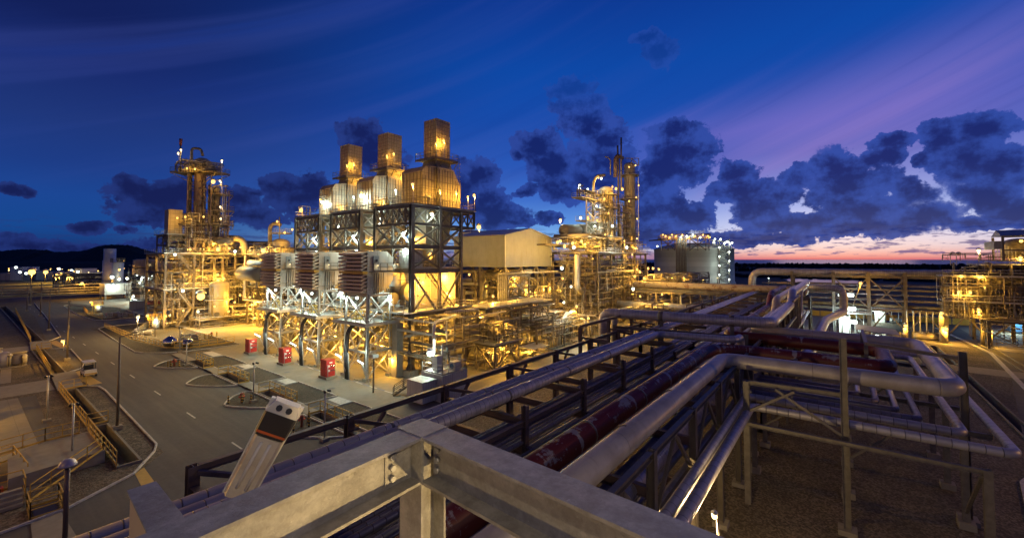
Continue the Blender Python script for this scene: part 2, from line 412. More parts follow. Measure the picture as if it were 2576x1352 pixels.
def weathered(t, tcn, cc, b):
    sp = t.nodes.new('ShaderNodeSeparateXYZ'); t.links.new(tcn.outputs['UV'], sp.inputs[0]); u, v = G(t, sp.outputs[0]), G(t, sp.outputs[1])
    line = ((u / 5.8).f('FRACT') - .5).f('ABSOLUTE').ss(.494, .499)
    drip = noise(t, vec(t, u * 3.2, v * .7, 1.), 1.5, 5, .65).ss(.56, .78); blot = noise(t, vec(t, u * .5, v * 4, 5.), 1.5, 5, .6).ss(.5, .75)
    return mixc(t, line * .55, mixc(t, blot * .3, mixc(t, drip * .3, cc, (.20, .16, .12)), (.62, .60, .58)), (.12, .10, .09)), line * .8
def rusty(t, tcn, cc, b):
    n = noise(t, tcn.outputs['Object'], 1.1, 7, .7).ss(.53, .6)
    return mixc(t, n * .8, cc, (.12, .035, .02)), None
mat('steel', (.16, .14, .12), .55, .25, c2=(.09, .07, .055), ns=1.2, bump=.05)
mat('steel_dk', (.13, .095, .095), .5, .2, c2=(.075, .05, .048), ns=1.5, bump=.05)
mat('steel_g', (.20, .18, .155), .55, .15, c2=(.13, .115, .10), ns=3, amt=.8, bump=.05)
mat('galv', (.46, .46, .45), .45, .55, c2=(.30, .30, .30), ns=6, bump=.03)
mat('galv_new', (.50, .48, .43), .5, .2, c2=(.33, .31, .27), ns=9, bump=.10, bs=70, amt=.9, extra=spangle)
mat('clad', (.36, .31, .235), .6, .05, c2=(.25, .21, .155), ns=.7, extra=grid(.95, 1.0, .05, .55))
mat('clad_stack', (.42, .35, .26), .6, .1, c2=(.40, .34, .26), ns=.7, extra=grid(.54, .62, .045, .6))
mat('sheet', (.24, .26, .28), .5, .05, c2=(.19, .205, .22), ns=.5, extra=grid(.5, 0, .03, .28))
mat('sheet_w', (.60, .60, .56), .5, .05, c2=(.48, .47, .43), ns=.8, extra=grid(.35, 0, .03, .35))
mat('wallp', (.40, .36, .32), .55, .05, ns=.9, extra=grid(2.0, 3.0, .04, .6))
mat('louvre', (.60, .48, .36), .6, .05, c2=(.48, .37, .27), ns=1.)
mat('roofm', (.30, .30, .34), .45, .3, c2=(.22, .22, .26), ns=.8, extra=grid(.5, 0, .04, .3))
mat('jacket', (.52, .50, .55), .46, .3, c2=(.44, .42, .46), ns=2., extra=seams(.62, .05, .75, 1.2))
mat('jacket_s', (.56, .53, .55), .40, .35, c2=(.42, .40, .42), ns=2., extra=seams(.32, .07, .7, 1.2))
mat('jacket_d', (.27, .26, .34), .42, .4, c2=(.17, .16, .21), ns=2., extra=seams(.5, .05, .7, 1.2))
mat('pipe_w', (.52, .48, .44), .42, .12, c2=(.38, .34, .30), ns=.8, amt=.9, bump=.03, extra=weathered)
mat('pipe_r', (.16, .03, .025), .5, 0, extra=peel)
mat('pipe_s', (.52, .50, .56), .42, .3, c2=(.36, .35, .40), ns=1.5, extra=seams(6., .004, .7, .6))
mat('pipe_d', (.22, .215, .29), .32, .6, c2=(.10, .10, .14), ns=1.5, extra=seams(3., .01, .6, .6))
mat('pipe_rust', (.34, .28, .24), .55, .1, extra=rusty)
mat('pipe_y', (.30, .265, .20), .5, .2, c2=(.10, .082, .058), ns=.35, amt=1.)
mat('vessel', (.36, .32, .25), .5, .15, c2=(.36, .31, .24), ns=.6, extra=seams(2.4, .012, .5, .8))
mat('vessel_g', (.62, .60, .55), .4, .3, c2=(.5, .48, .44), ns=.8)
mat('tank', (.58, .57, .55), .7, 0, c2=(.40, .40, .39), ns=.05, extra=seams(2.9, .012, .35, .5))
mat('concrete', (.27, .245, .195), .8, 0, c2=(.20, .18, .14), ns=1.2, bump=.15, bs=30, extra=concrete)
mat('conc_p', (.31, .28, .22), .8, 0, c2=(.22, .19, .145), ns=1.5, bump=.1)
mat('asphalt', (.115, .108, .10), .85, 0, ns=2.5, bump=.2, bs=60, extra=asph)
mat('gravel', (.10, .078, .05), .95, 0, c2=(.065, .05, .032), ns=1.5, extra=gravel)
mat('gravel_dk', (.05, .043, .03), .95, 0, c2=(.03, .026, .018), ns=1.5, extra=gravel_d)
mat('land', (.035, .04, .028), .95, 0, ns=.02)
mat('paint', (.62, .60, .55), .7, 0, c2=(.42, .40, .36), ns=3, amt=.8)
mat('paint_b', (.10, .13, .26), .7, 0, c2=(.2, .2, .24), ns=3)
mat('yellow', (.62, .40, .07), .55, 0, c2=(.46, .29, .06), ns=3)
mat('red', (.55, .035, .03), .45, 0, c2=(.40, .03, .025), ns=2)
mat('black', (.025, .025, .03), .35, .1)
mat('brick_rd', (.30, .08, .05), .6, 0)
mat('orange', (.70, .14, .03), .4, 0)
mat('green', (.05, .22, .10), .5, 0)
mat('blue', (.05, .16, .34), .5, 0)
mat('white', (.72, .70, .64), .4, 0, c2=(.60, .57, .50), ns=4)
mat('lens', (.62, .58, .48), .25, 0, c2=(.45, .38, .28), ns=3, amt=.8, bump=.02)
mat('chrome', (.75, .74, .72), .16, 1.0)
mat('water', (.012, .022, .05), .30, 0, ns=.01, bump=.0)
mat('wood', (.02, .025, .018), .95, 0, c2=(.012, .015, .010), ns=.02)
def emit(name, c, s):
    m = bpy.data.materials.new(name); MT[name] = m; m.use_nodes = True; t = m.node_tree; t.nodes.clear()
    e = t.nodes.new('ShaderNodeEmission'); e.inputs[0].default_value = (*c, 1); e.inputs[1].default_value = s
    o = t.nodes.new('ShaderNodeOutputMaterial'); t.links.new(e.outputs[0], o.inputs[0]); m.cycles.emission_sampling = 'NONE'
emit('b_sod', (1.0, .56, .13), 3.4); emit('b_wht', (.86, 1.0, .94), 6); emit('b_wrm', (1.0, .72, .34), 4); emit('b_grn', (.1, 1., .6), 4)
# ================================================================ GROUND
def sheet(name, xs, ys, z, mt, holes=(), kind='structure'):
    m = M(); xs = sorted(set(xs + [v for h in holes for v in h[:2]])); ys = sorted(set(ys + [v for h in holes for v in h[2:]]))
    idx = {}
    def vid(i, j):
        if (i, j) not in idx: idx[(i, j)] = len(m.v); m.v.append((xs[i], ys[j], z))
        return idx[(i, j)]
    for i in range(len(xs)-1):
        for j in range(len(ys)-1):
            cx, cy = (xs[i]+xs[i+1])/2, (ys[j]+ys[j+1])/2
            if any(h[0] < cx < h[1] and h[2] < cy < h[3] for h in holes): continue
            m.quad([vid(i, j), vid(i+1, j), vid(i+1, j+1), vid(i, j+1)])
    return tag(m.build(name, mt), kind=kind)
drains_l = [(8.1, 9.3, 44.4, 56.5), (8.2, 9.4, 57.5, 75.0), (8.6, 9.8, 87.0, 112.0), (9.4, 10.8, 124.0, 226.0)]
drains_r = [(22.5, 23.5, 36.6, 43.2), (22.5, 23.5, 48.6, 55.0), (22.5, 23.5, 61.4, 68.0), (22.5, 23.5, 74.0, 81.0)]
drains_e = [(58.0, 110.0, -13.8, -12.9), (49., 118., -21.6, -20.6)]
holes = drains_l + drains_r + drains_e
sheet('ground', [-170, 240], [-120, 330], 0, 'gravel', holes)
sheet('terrain', [-4000, -170, 240, 2000], [-4000, -120, 330, 6000], -.02, 'land', [(-170, 240, -120, 330)])
sheet('sea', [2000, 5000, 45000], [-40000, 40000], -.6, 'water')
for k, (x0, x1, y0, y1) in enumerate(holes):
    m = M(); t = .16
    m.box((x0, y0, -1.3), (x1, y1, -1.2))
    for a, b in (((x0-t, y0-t, -1.3), (x0, y1+t, .16)), ((x1, y0-t, -1.3), (x1+t, y1+t, .16)), ((x0, y0-t, -1.3), (x1, y0, .16)), ((x0, y1, -1.3), (x1, y1+t, .16))): m.box(a, b)
    tag(m.build('drainage_channel', 'concrete'), kind='structure')
def flat(name, poly, z, mt, kind='structure'):
    m = M(); m.v = [(x, y, z) for x, y in poly]; m.quad(list(range(len(poly)))); 
    return tag(m.build(name, mt), kind=kind)
# roads
flat('road', [(11.0, -60), (20.2, -60), (20.2, 26), (22.3, 36), (22.3, 96), (19.6, 98), (19.4, 139), (24, 141), (33, 139), (33, 152), (22.5, 153), (23, 236), (19, 252), (19, 320), (14, 320), (14, 180), (11.2, 122), (11.0, 45)], .006, 'asphalt')
flat('side_road', [(-80, 27.5), (10.996, 27.5), (10.996, 45), (8.6, 41.9), (4.8, 39.6), (-80, 37)], .006, 'asphalt')
flat('side_road', [(-60, 238), (13.99, 238), (13.99, 252), (-60, 252)], .006, 'asphalt')
for y0, y1 in ((43.9, 46.9), (56.5, 59.6), (69.1, 72.3), (81.8, 87.5)):
    flat('driveway', [(23.7, y0), (27.7, y0), (27.7, y1), (23.7, y1)], .008, 'asphalt')
    flat('road_marking', [(26.3, y0+.12), (27.68, y0+.12), (27.68, y1-.12), (26.3, y1-.12)], .012, 'paint')
    flat('walkway', [(22.35, y0-.9), (23.66, y0-.9), (23.66, y1+1.6), (22.35, y1+1.6)], .17, 'conc_p')
flat('concrete_apron', [(27.7, 30), (110, 30), (110, 140), (33.3, 140), (33.3, 152), (27.7, 152), (27.7, 87.5), (33, 87.5), (27.7, 87.3)], .010, 'concrete')
flat('concrete_apron', [(33.3, 152.01), (70, 152.01), (70, 236), (24, 236), (33.3, 190)], .010, 'concrete')
# gravel plots beside the apron and kerbed islands in the road
def gravel_plot(poly, kerb=.12, name='gravel_plot'):
    flat(name, poly, .020, 'gravel_dk')
    m = M(); n = len(poly)
    for k in range(n):
        p, q = poly[k], poly[(k+1) % n]; m.bar((p[0], p[1], .07), (q[0], q[1], .07), kerb, .14)
    tag(m.build('kerb', 'paint'), kind='structure')
for y0, y1 in ((31, 43.7), (47.1, 56.3), (59.8, 68.9), (72.5, 81.6)): gravel_plot([(23.75, y0), (27.6, y0), (27.6, y1), (23.75, y1)])
def smooth(P, k=3):
    for _ in range(k):
        Q = []
        for a, b in zip(P, P[1:]+P[:1]): Q += [(a[0]*.75+b[0]*.25, a[1]*.75+b[1]*.25), (a[0]*.25+b[0]*.75, a[1]*.25+b[1]*.75)]
        P = Q
    return P
for yt in (44.2, 56.8, 69.6, 84.3):
    P = [(22.2, yt-8.6), (22.2, yt), (21.2, yt+.3), (20.0, yt-.4), (18.5, yt-2.4), (18.3, yt-3.4), (19.6, yt-6.0), (21.2, yt-8.0)]
    gravel_plot([P[0], P[1]] + [tuple(p) for p in smooth(P[1:]+[P[0]], 2)][1:-6], name='gravel_island')
gravel_plot([(19.5, 110), (19.3, 97), (20.0, 94.6), (22, 92.0), (25, 90.4), (33.0, 89.9), (33.0, 138.7), (22, 138.7), (20.4, 136)], name='gravel_plot')
gravel_plot([(21.8, 176), (22.6, 155.5), (24.5, 153.6), (33.2, 153.6), (33.2, 190), (24.5, 214), (23.0, 212)], name='gravel_plot')
# left verge kerb line, far verge kerb line
def kerb(pts, w=.13, z=.07):
    m = M()
    for p, q in zip(pts, pts[1:]): m.bar((p[0], p[1], z), (q[0], q[1], z), w, .14)
    tag(m.build('kerb', 'paint'), kind='structure')
kerb([(9.7, 76.2), (10.7, 75.6), (11.4, 74.3), (11.55, 71.5), (11.0, 47.2), (10.5, 45.6), (8.5, 42.1), (4.8, 39.7), (2.0, 39.2), (-30, 37.2)])
kerb([(10.3, 112.5), (12.0, 111.2), (12.9, 109.0), (12.4, 92), (11.6, 88.6), (10.2, 87)])
kerb([(11.5, 123.2), (13.6, 128), (15.2, 163), (16, 182), (18, 236)])
kerb([(-60, 27.4), (11, 27.4), (11, -40)])
for y in range(-20, 230, 12): flat('road_marking', [(15.1, y), (15.24, y), (15.24, y+2.6), (15.1, y+2.6)], .011, 'paint')
for a, b in (((12.0, 76.2), (10.1, 87.0)), ((13.2, 112.4), (11.2, 123.0))):
    flat('road_marking', [(a[0]-1.2, a[1]), (a[0], a[1]), (b[0]+1.3, b[1]), (b[0], b[1])], .012, 'yellow')
flat('road_marking', [(8.59, 42.1), (9.27, 42.9), (9.16, 39.56), (8.42, 39.54)], .012, 'yellow')
# left: paths, pads, crossing slabs
flat('walkway', [(-40, 79.0), (7.9, 77.0), (7.9, 84.2), (-40, 85.0)], .012, 'conc_p')
flat('walkway', [(7.9, 75.2), (10.2, 75.2), (10.8, 86.9), (8.4, 86.9)], .17, 'conc_p')
flat('walkway', [(8.4, 112.2), (11.0, 112.2), (11.6, 123.8), (9.0, 123.8)], .17, 'conc_p')
flat('walkway', [(-40, 115), (8.4, 112.9), (8.9, 119.5), (-40, 121)], .012, 'conc_p')
flat('concrete_pad', [(-30, 41.5), (4.1, 44.5), (4.8, 55.7), (4.8, 75.8), (-30, 78)], .012, 'concrete')
flat('walkway', [(4.84, 55.7), (5.6, 53.0), (6.2, 75.6), (4.84, 75.7)], .014, 'asphalt')
flat('concrete_pad', [(-40, 90), (2.0, 90), (3.4, 111), (-40, 112)], .012, 'conc_p')
flat('walkway', [(3.8, 86), (4.8, 86), (6.2, 111), (5.2, 111)], .014, 'conc_p')
# dashed blue and white line on the apron, manholes
for k in range(28):
    y = 38.2 + k*1.55
    flat('road_marking', [(32.2, y), (32.38, y), (32.38, y+1.5), (32.2, y+1.5)], .014, 'paint' if k % 2 else 'paint_b')
for (x, y) in ((28.9, 50.4), (29.1, 62.6), (29.4, 75.1)): flat('manhole_cover', [(x+.42*math.cos(a*.524), y+.42*math.sin(a*.524)) for a in range(12)], .016, 'black')
# right-hand side: paths, a road and drain covers
flat('road', [(20.3, -17.5), (52, -11.5), (90, -18.6), (170, -19.9), (170, -25), (90, -25), (60, -22), (20.3, -26)], .006, 'asphalt')
flat('side_road', [(60, 18), (110, 30), (110, 29.9), (60, 17)], .007, 'asphalt')
flat('walkway', [(88, -11.9), (93, -12.2), (92, -26), (87, -26)], .013, 'conc_p')
flat('concrete_pad', [(112, 2), (113.4, -12), (112.0, -18.4), (121, -18.6), (127, 2)], .014, 'concrete')
flat('concrete_pad', [(111.5, -21.8), (111.5, -45), (150, -45), (150, -21.8)], .016, 'concrete')
flat('concrete_pad', [(118, 24), (118, 2.2), (150, 2.2), (150, 24)], .016, 'conc_p')
kerb([(140, -17.6), (108, -20.2), (60, -16.2), (47, -10.2), (40, -9)], .5, .03)
# hills and far land
def ridge(name, pts, depth, mt, seg=9, jit=.06, base=-3, kind='structure'):
    m = M(); rng = random.Random(len(pts)*7+seg); prof = []
    for (x0, y0, h0), (x1, y1, h1) in zip(pts, pts[1:]):
        for k in range(seg):
            f = k/seg; prof.append((x0+(x1-x0)*f, y0+(y1-y0)*f, h0+(h1-h0)*(f*f*(3-2*f))))
    prof.append(pts[-1]); n = len(prof)
    dx, dy = pts[-1][0]-pts[0][0], pts[-1][1]-pts[0][1]; L = math.hypot(dx, dy); nx, ny = -dy/L, dx/L
    if nx*pts[0][0]+ny*pts[0][1] < 0: nx, ny = -nx, -ny
    rows = [(-.5, 0), (-.35, .35), (-.15, .8), (0, 1), (.2, .75), (.5, 0)]
    for (f, hh) in rows:
        for (x, y, h) in prof:
            j = 1 + rng.uniform(-jit, jit)
            m.v.append((x+nx*depth*f, y+ny*depth*f, base + (h-base)*hh*j))
    for r in range(len(rows)-1):
        for k in range(n-1): m.quad([r*n+k, r*n+k+1, (r+1)*n+k+1, (r+1)*n+k])
    return tag(m.build(name, mt), kind=kind)
ridge('hills', [(-900, 2500, 60), (-300, 2500, 45), (94, 2342, 46), (142, 2279, 52), (191, 2215, 50), (211, 2190, 42), (264, 2120, 46), (327, 2037, 68), (361, 1993, 67), (430, 1905, 42), (620, 1800, 30), (900, 1650, 20)], 500, 'wood', 14, .03)
ridge('hills', [(-700, 900, 18), (-100, 900, 16), (200, 900, 12), (500, 860, 8)], 160, 'wood', 20, .08)
def forest(x, y0, y1, h, n, depth):
    m = M(); rng = random.Random(int(x))
    for k in range(n):
        y = y0+(y1-y0)*(k+rng.random())/n; hh = h*rng.uniform(.7, 1.1); r = (y1-y0)/n*rng.uniform(.8, 1.5); xx = x+rng.uniform(0, depth)
        i = len(m.v); q = 7
        for (f, zz) in ((.85, 0), (1, .45), (.75, .8), (.3, 1)):
            for j in range(q): a = j*2*math.pi/q; rr = r*f*rng.uniform(.75, 1.2); m.v.append((xx+math.cos(a)*rr, y+math.sin(a)*rr, hh*zz*rng.uniform(.93, 1.05)))
        for a in range(3):
            for j in range(q): m.quad([i+a*q+j, i+a*q+(j+1) % q, i+(a+1)*q+(j+1) % q, i+(a+1)*q+j])
        m.quad([i+3*q+j for j in range(q)])
    tag(m.build('treeline', 'wood'), kind='stuff')
forest(1000, -500, 900, 9.0, 420, 60); forest(640, -340, 420, 6.0, 260, 40); forest(420, -220, 260, 3.0, 220, 40)
ridge('hills', [(1080, -700, 6), (1080, 0, 7), (1080, 900, 6)], 120, 'wood', 30, .1)
flat('pond', [(340, -8), (430, -12), (430, 40), (345, 24)], .01, 'water')
# ================================================================ FOREGROUND DECK STEEL (the viewpoint)
cx, cy, cz = 1.70, 1.96, 15.01        # top corner of the frame
t = thing('viewing_deck', 'pale galvanised steel beam frame with bolted corner post, nearest the viewer', 'steel frame')
m = M()
def ib(m, p, q, wf, h, tf, tw):
    p, q = Vector(p), Vector(q); d = (q-p).normalized(); a = d.cross(Vector((0,0,1))).normalized(); zz = Vector((0,0,1))
    m.bar(p - zz*tf/2, q - zz*tf/2, wf, tf); m.bar(p - zz*(h-tf/2), q - zz*(h-tf/2), wf, tf); m.bar(p - zz*h/2, q - zz*h/2, tw, h-2*tf)
W, HB = .185, .255
ib(m, (cx-.094, cy, cz), (-2.2, cy-.12, cz), W, HB, .016, .012); m.build('beam', 'galv_new', t)
m = M(); ib(m, (cx, cy-.094, cz), (cx-.22, -1.6, cz), W, HB, .016, .012); m.build('beam', 'galv_new', t)
m = M(); a = .093
m.box((cx-a, cy-a, cz-1.9), (cx-a+.016, cy+a, cz)); m.box((cx+a-.016, cy-a, cz-1.9), (cx+a, cy+a, cz)); m.box((cx-a+.016, cy-.007, cz-1.9), (cx+a-.016, cy+.007, cz))
m.box((cx-a-.002, cy-a-.002, cz), (cx+a+.002, cy+a+.03, cz+.004)); m.build('post', 'galv_new', t)
m = M()
m.box((cx-.28, cy-.020, cz-.215), (cx-.115, cy-.008, cz-.04)); m.box((cx-.020, cy-.28, cz-.215), (cx-.008, cy-.115, cz-.04))
m.each('cleat_plate', 'galv_new', t)
for k in range(3):
    z = cz-.075-.055*k
    m = M(); m.tube([(cx-.24, cy-.02, z), (cx-.24, cy-.042, z)], .017, 6); m.build('bolt', 'galv', t)
    m = M(); m.tube([(cx-.02, cy-.15, z), (cx-.042, cy-.15, z)], .017, 6); m.build('bolt', 'galv', t)
# boxed column head on the left
t = thing('column_head', 'boxed grey steel column head with sloping top edge beside the road', 'steel column')
hp = [(.59, 2.93), (.71, 2.94), (.70, 2.45), (.66, 1.9), (.55, 1.9)]
M().prism([(.575, 2.97), (.695, 2.97), (.675, 2.10), (.525, 2.10)], 14.79, 14.80).build('cap_plate', 'galv_new', t)
M().prism([(.585, 2.95), (.597, 2.95), (.545, 2.12), (.533, 2.12)], 13.2, 14.788).prism([(.683, 2.95), (.671, 2.95), (.655, 2.12), (.667, 2.12)], 13.2, 14.788).prism([(.598, 2.95), (.67, 2.95), (.67, 2.94), (.598, 2.94)], 13.2, 14.788).each('side_plate', 'louvre', t)  # tan plates: yellow sodium light on grey steel is put into their colour
# fluorescent fixture on its leaning post
def emergency_light():
    t = thing('emergency_light', 'long white twin tube light with black end housing on a leaning pole', 'lamp')
    def P(px, py, d):
        a, b = math.cos(PITCH), math.sin(PITCH)
        fx, fy, fz = math.cos(AZ)*a, math.sin(AZ)*a, b
        rx, ry = math.sin(AZ), -math.cos(AZ); ux, uy, uz = ry*fz, -rx*fz, rx*fy - ry*fx
        CY = 652 - F*math.tan(PITCH); sx, sy = (px-1287.5)/F, -(py-CY)/F
        return Vector((d*(fx+rx*sx+ux*sy), d*(fy+ry*sx+uy*sy), EYE + d*(fz+uz*sy)))
    A, B = P(600, 1240, 3.0), P(700, 1056, 3.12)
    d = (B-A).normalized(); view = ((A+B)/2 - Vector((0, 0, EYE))).normalized()
    s = d.cross(view).normalized(); n = s.cross(d).normalized()       # n points away from the viewer's side
    if n.dot(view) > 0: n = -n
    L = (B-A).length
    def slab(name, mt, l0, l1, w0, w1, h0, h1, par, tw=.8):
        i = []
        w0 *= 1.2; w1 *= 1.2
        r0 = [A + d*l0 + s*x + n*y for x, y in ((-w0, h0), (w0, h0), (w0*tw, h1), (-w0*tw, h1))]
        r1 = [A + d*l1 + s*x + n*y for x, y in ((-w1, h0), (w1, h0), (w1*tw, h1), (-w1*tw, h1))]
        return M().loft(r0, r1).build(name, mt, par)
    slab('body', 'white', -.02, L+.13, .085, .10, -.055, .0, t, 1.)
    slab('lens_cover', 'lens', -.01, L*.78, .078, .086, .002, .062, t, .78)
    e = slab('end_housing', 'black', L*.80, L+.055, .092, .098, .002, .075, t, .86)
    slab('stripe', 'orange', L*.83, L*.86, .083, .084, .076, .078, e, 1.)
    c = slab('end_cap', 'white', L+.056, L+.14, .104, .075, -.05, .07, t, .9)
    for k in (-.035, .035):
        M().tube([A+d*(L+.10)+s*k+n*.064, A+d*(L+.105)+s*k+n*.092], .022, 8).build('cable_gland', 'black', c)
    M().tube([A-d*.05-n*.04, A-d*.42-n*.05], .022, 8).build('pole', 'steel', t)
    for k in (-.03, .03): M().tube([A+d*.06+s*k+n*.068, A+d*L*.72+s*k*1.0+n*.068], .012, 6).build('tube', 'white', t)
emergency_light()
# stair-tower lamps of the viewing deck (behind and below the viewer)
t = thing('deck_tower', 'galvanised stair tower under the viewing deck with lit floodlights', 'stair tower')
for x in (-2.2, 2.6):
    for y in (-2.4, -6.4): M().vbeam(x, y, 0, 14.2, .25).build('column', 'galv_new', t)
M().box((-2.4, -6.6, 13.9), (2.8, -1.9, 14.0)).build('deck', 'galv_new', t)
M().tube([(-2.2, -6.4, 14.2), (-2.2, -6.4, 20.4)], .06, 8).build('lamp_post', 'galv_new', t); lamp(t, (-2.5, -6.0, 20.6), 950, NEU, .12); M().tube([(-1.8, -.8, 0), (-1.8, -.8, 13.0)], .05, 8).build('lamp_post', 'galv_new', t); lamp(t, (-1.7, -.7, 13.1), 190, WRM, .10); lamp(t, (3.2, -3.2, 12.9), 900, WRM, .12)
# ================================================================ MAIN PIPE RACK (runs along +x)
NX = [-.7, 5.1, 10.95, 16.8, 22.7, 28.5, 34.3, 40.2, 46.2, 52.5, 59, 66, 73, 80, 87, 94, 101]
YL, YM, YR = 17.6, 12.1, 6.0
def rack(name, label, xs):
    t = thing(name, label, 'pipe rack', None)
    for x in xs:
        for y, zt in ((YL, 9.0), (YM, 9.0 if x < 40 else 7.6), (YR, 8.55)):
            M().vbeam(x, y, .25, zt - .0, .34 if y != YM else .26, .03, 'y').build('column', 'steel_dk' if y != YR else 'steel', t)
            M().cbox((x, y, .14), (.8, .8, .28)).build('footing', 'conc_p', t)
        m = M(); m.ibeam((x, YR+.18, 6.9), (x, YL-.18, 6.9), .25, .42, .03); m.ibeam((x, YR+.18, 4.7), (x, YL-.18, 4.7), .25, .4, .03)
        m.ibeam((x, YM+.14, 8.2), (x, YL-.18, 8.2), .24, .35, .03)
        m.each('cross_beam', 'steel_dk', t)
    for x0, x1 in zip(xs, xs[1:]):
        m = M(); m.ibeam((x0+.18, YL, 8.86), (x1-.18, YL, 8.86), .24, .26, .03); m.ibeam((x0+.18, YL, 6.7), (x1-.18, YL, 6.7), .22, .26, .03)
        m.each('edge_beam', 'steel_dk', t)
        M().ibeam((x0+.14, YM, 8.2 if x0 < 40 else 7.4), (x1-.14, YM, 8.2 if x0 < 40 else 7.4), .22, .3, .03).build('middle_beam', 'steel_dk', t)
        m = M(); m.ibeam((x0+.18, YR, 8.4), (x1-.18, YR, 8.4), .24, .28, .03); m.ibeam((x0+.18, YR, 5.7), (x1-.18, YR, 5.7), .22, .26, .03); m.each('edge_beam', 'steel', t)
        m = M(); m.bar((x0+.1, YL-.2, 8.8), ((x0+x1)/2-.4, YL-2.2, 8.15), .14, .16); m.bar((x0+.1, YL, 6.5), (x0+1.9, YL, 8.7), .14)
        m.each('brace', 'steel_dk', t)
        m = M(); m.bar((x0+.2, YR, 5.6), ((x0+x1)/2, YR, 8.2), .14); m.bar((x1-.2, YR, 5.6), ((x0+x1)/2, YR, 8.2), .14); m.each('brace', 'steel', t)
    return t
t = rack('pipe_rack', 'long dark steel pipe rack in front, running away from the viewer under dozens of pipes', NX[1:9])
t2 = rack('pipe_rack', 'farther stretch of the dark pipe rack beyond the big crossing jacketed pipe', NX[8:])
# outer walkway frames that stand above the rack edge beyond x=30
m = M()
for x0, x1 in ((34.3, 40.2), (40.2, 46.2)):
    m.ibeam((x0, 18.6, 10.0), (x1, 18.6, 10.0), .22, .24); 
for x in (34.3, 40.2, 46.2): m.vbeam(x, 18.6, 6.5, 9.88, .25); m.ibeam((x, 18.5, 9.0), (x, 16, 9.0), .2, .2)
m.each('side_beam', 'steel_dk', t)
G_TOP = 'pipes laid along the main rack'
def pipe(label, path, r, mt, cat='pipe', group=None, bend=None, n=12, name='pipe', shoes=None):
    o = tag(M().tube(path, r, n, bend or r*2.6, seg=5).build(name, mt), label, cat, group)
    if shoes:
        m = M()
        for (x, y, z) in shoes: m.tube([(x-.07, y, z), (x+.07, y, z)], r*1.05, 12)
        m.each('pipe_shoe', 'steel', o)
    return o
# top silver bank, left side
def loopz(y, z, r, up=None): pass
xs_sh = [x+.3 for x in NX if 0 < x < 44]
pipe('purple-grey jacketed pipe with wide bands, outermost of the silver bank along the rack edge', [(-1.5, 15.0, 9.0), (110, 15.0, 9.0)], .21, 'jacket', group=G_TOP, shoes=[(x, 15.0, 9.0) for x in xs_sh])
pipe('plain silver pipe in the top bank, second from the rack edge beam', [(-1.5, 14.5, 8.98), (110, 14.5, 8.98)], .19, 'pipe_s', group=G_TOP, shoes=[(x, 14.5, 8.98) for x in xs_sh])
pipe('thin silver pipe in the top bank between a plain pipe and a ribbed one', [(-1.5, 14.12, 8.95), (110, 14.12, 8.95)], .14, 'pipe_s', group=G_TOP)
pipe('thick ribbed silver pipe of the top bank, ending in a bend under the crossing pipe', [(-1.5, 13.45, 9.15), (39.5, 13.45, 9.15), (39.5, 6.9, 9.35), (41.5, 6.9, 9.35), (41.5, 6.9, 7.6)], .30, 'jacket_s', group=G_TOP, n=16, shoes=[(x, 13.45, 9.15) for x in xs_sh])
# big crossing expansion loop
pipe('big ribbed silver pipe crossing over the rack on stubs, bending away at its right end', [(43.6, 20.8, 5.5), (43.6, 20.8, 10.1), (43.6, 19, 10.2), (45.3, 5.1, 10.2), (66, 5.1, 10.2), (68, 5.1, 11.6), (101, 5.1, 11.6)], .50, 'jacket_s', n=20, bend=1.3)
pipe('second ribbed pipe crossing the rack just behind the big crossing one', [(45.6, 20.4, 5.5), (45.6, 20.4, 9.9), (45.6, 19, 9.95), (47.4, 5.9, 9.95), (101, 5.9, 9.4)], .36, 'jacket_s', n=16, bend=1.0)
m = M()
for (x, y) in ((44.15, 14.6), (44.95, 8.2)): m.vbeam(x, y, 6.9, 9.7, .3); m.box((x-.35, y-.2, 9.62), (x+.35, y+.2, 9.74)); m.tube([(x-.02, y+.22, 10.2), (x+.03, y-.22, 10.2)], .53, 16)
m.ibeam((41.0, 18.3, 9.15), (42.4, 6.9, 9.15), .24, .26); m.vbeam(42.5, 6.7, 0, 9.4, .38); m.vbeam(41.0, 18.3, 0, 9.4, .3)
tag(m.build('support_frame', 'steel'), 'low steel support frame carrying the big crossing pipe over the rack', 'steel frame')
# red primer pipe and white pipe with their expansion loop
pipe('dark red pipe with peeling grey paint running along the rack and looping sideways', [(-1.5, 8.85, 8.5), (36.4, 8.85, 8.5), (38.6, 8.3, 8.5), (39.4, 6, 8.5), (39.4, -2.6, 8.5), (46.6, -2.6, 8.5), (46.6, 7.0, 8.5), (46.6, 8.9, 8.5), (78, 8.9, 8.5), (81, 8.9, 10.4), (101, 8.9, 10.4)], .52, 'pipe_r', n=20, bend=1.3, shoes=[(x, 8.85, 8.5) for x in NX if 0 < x < 36])
pipe('big smooth off-white pipe, nearest thick one, looping out to the side and back', [(-1.5, 7.1, 8.75), (34.2, 6.9, 8.75), (34.2, -5.1, 8.75), (50.2, -5.1, 8.75), (50.2, 7.1, 8.75), (68, 7.1, 8.75), (70, 7.1, 10.4), (101, 7.1, 10.4)], .50, 'pipe_w', n=28, bend=1.2, shoes=[(x, 7.1, 8.75) for x in NX if 0 < x < 33])
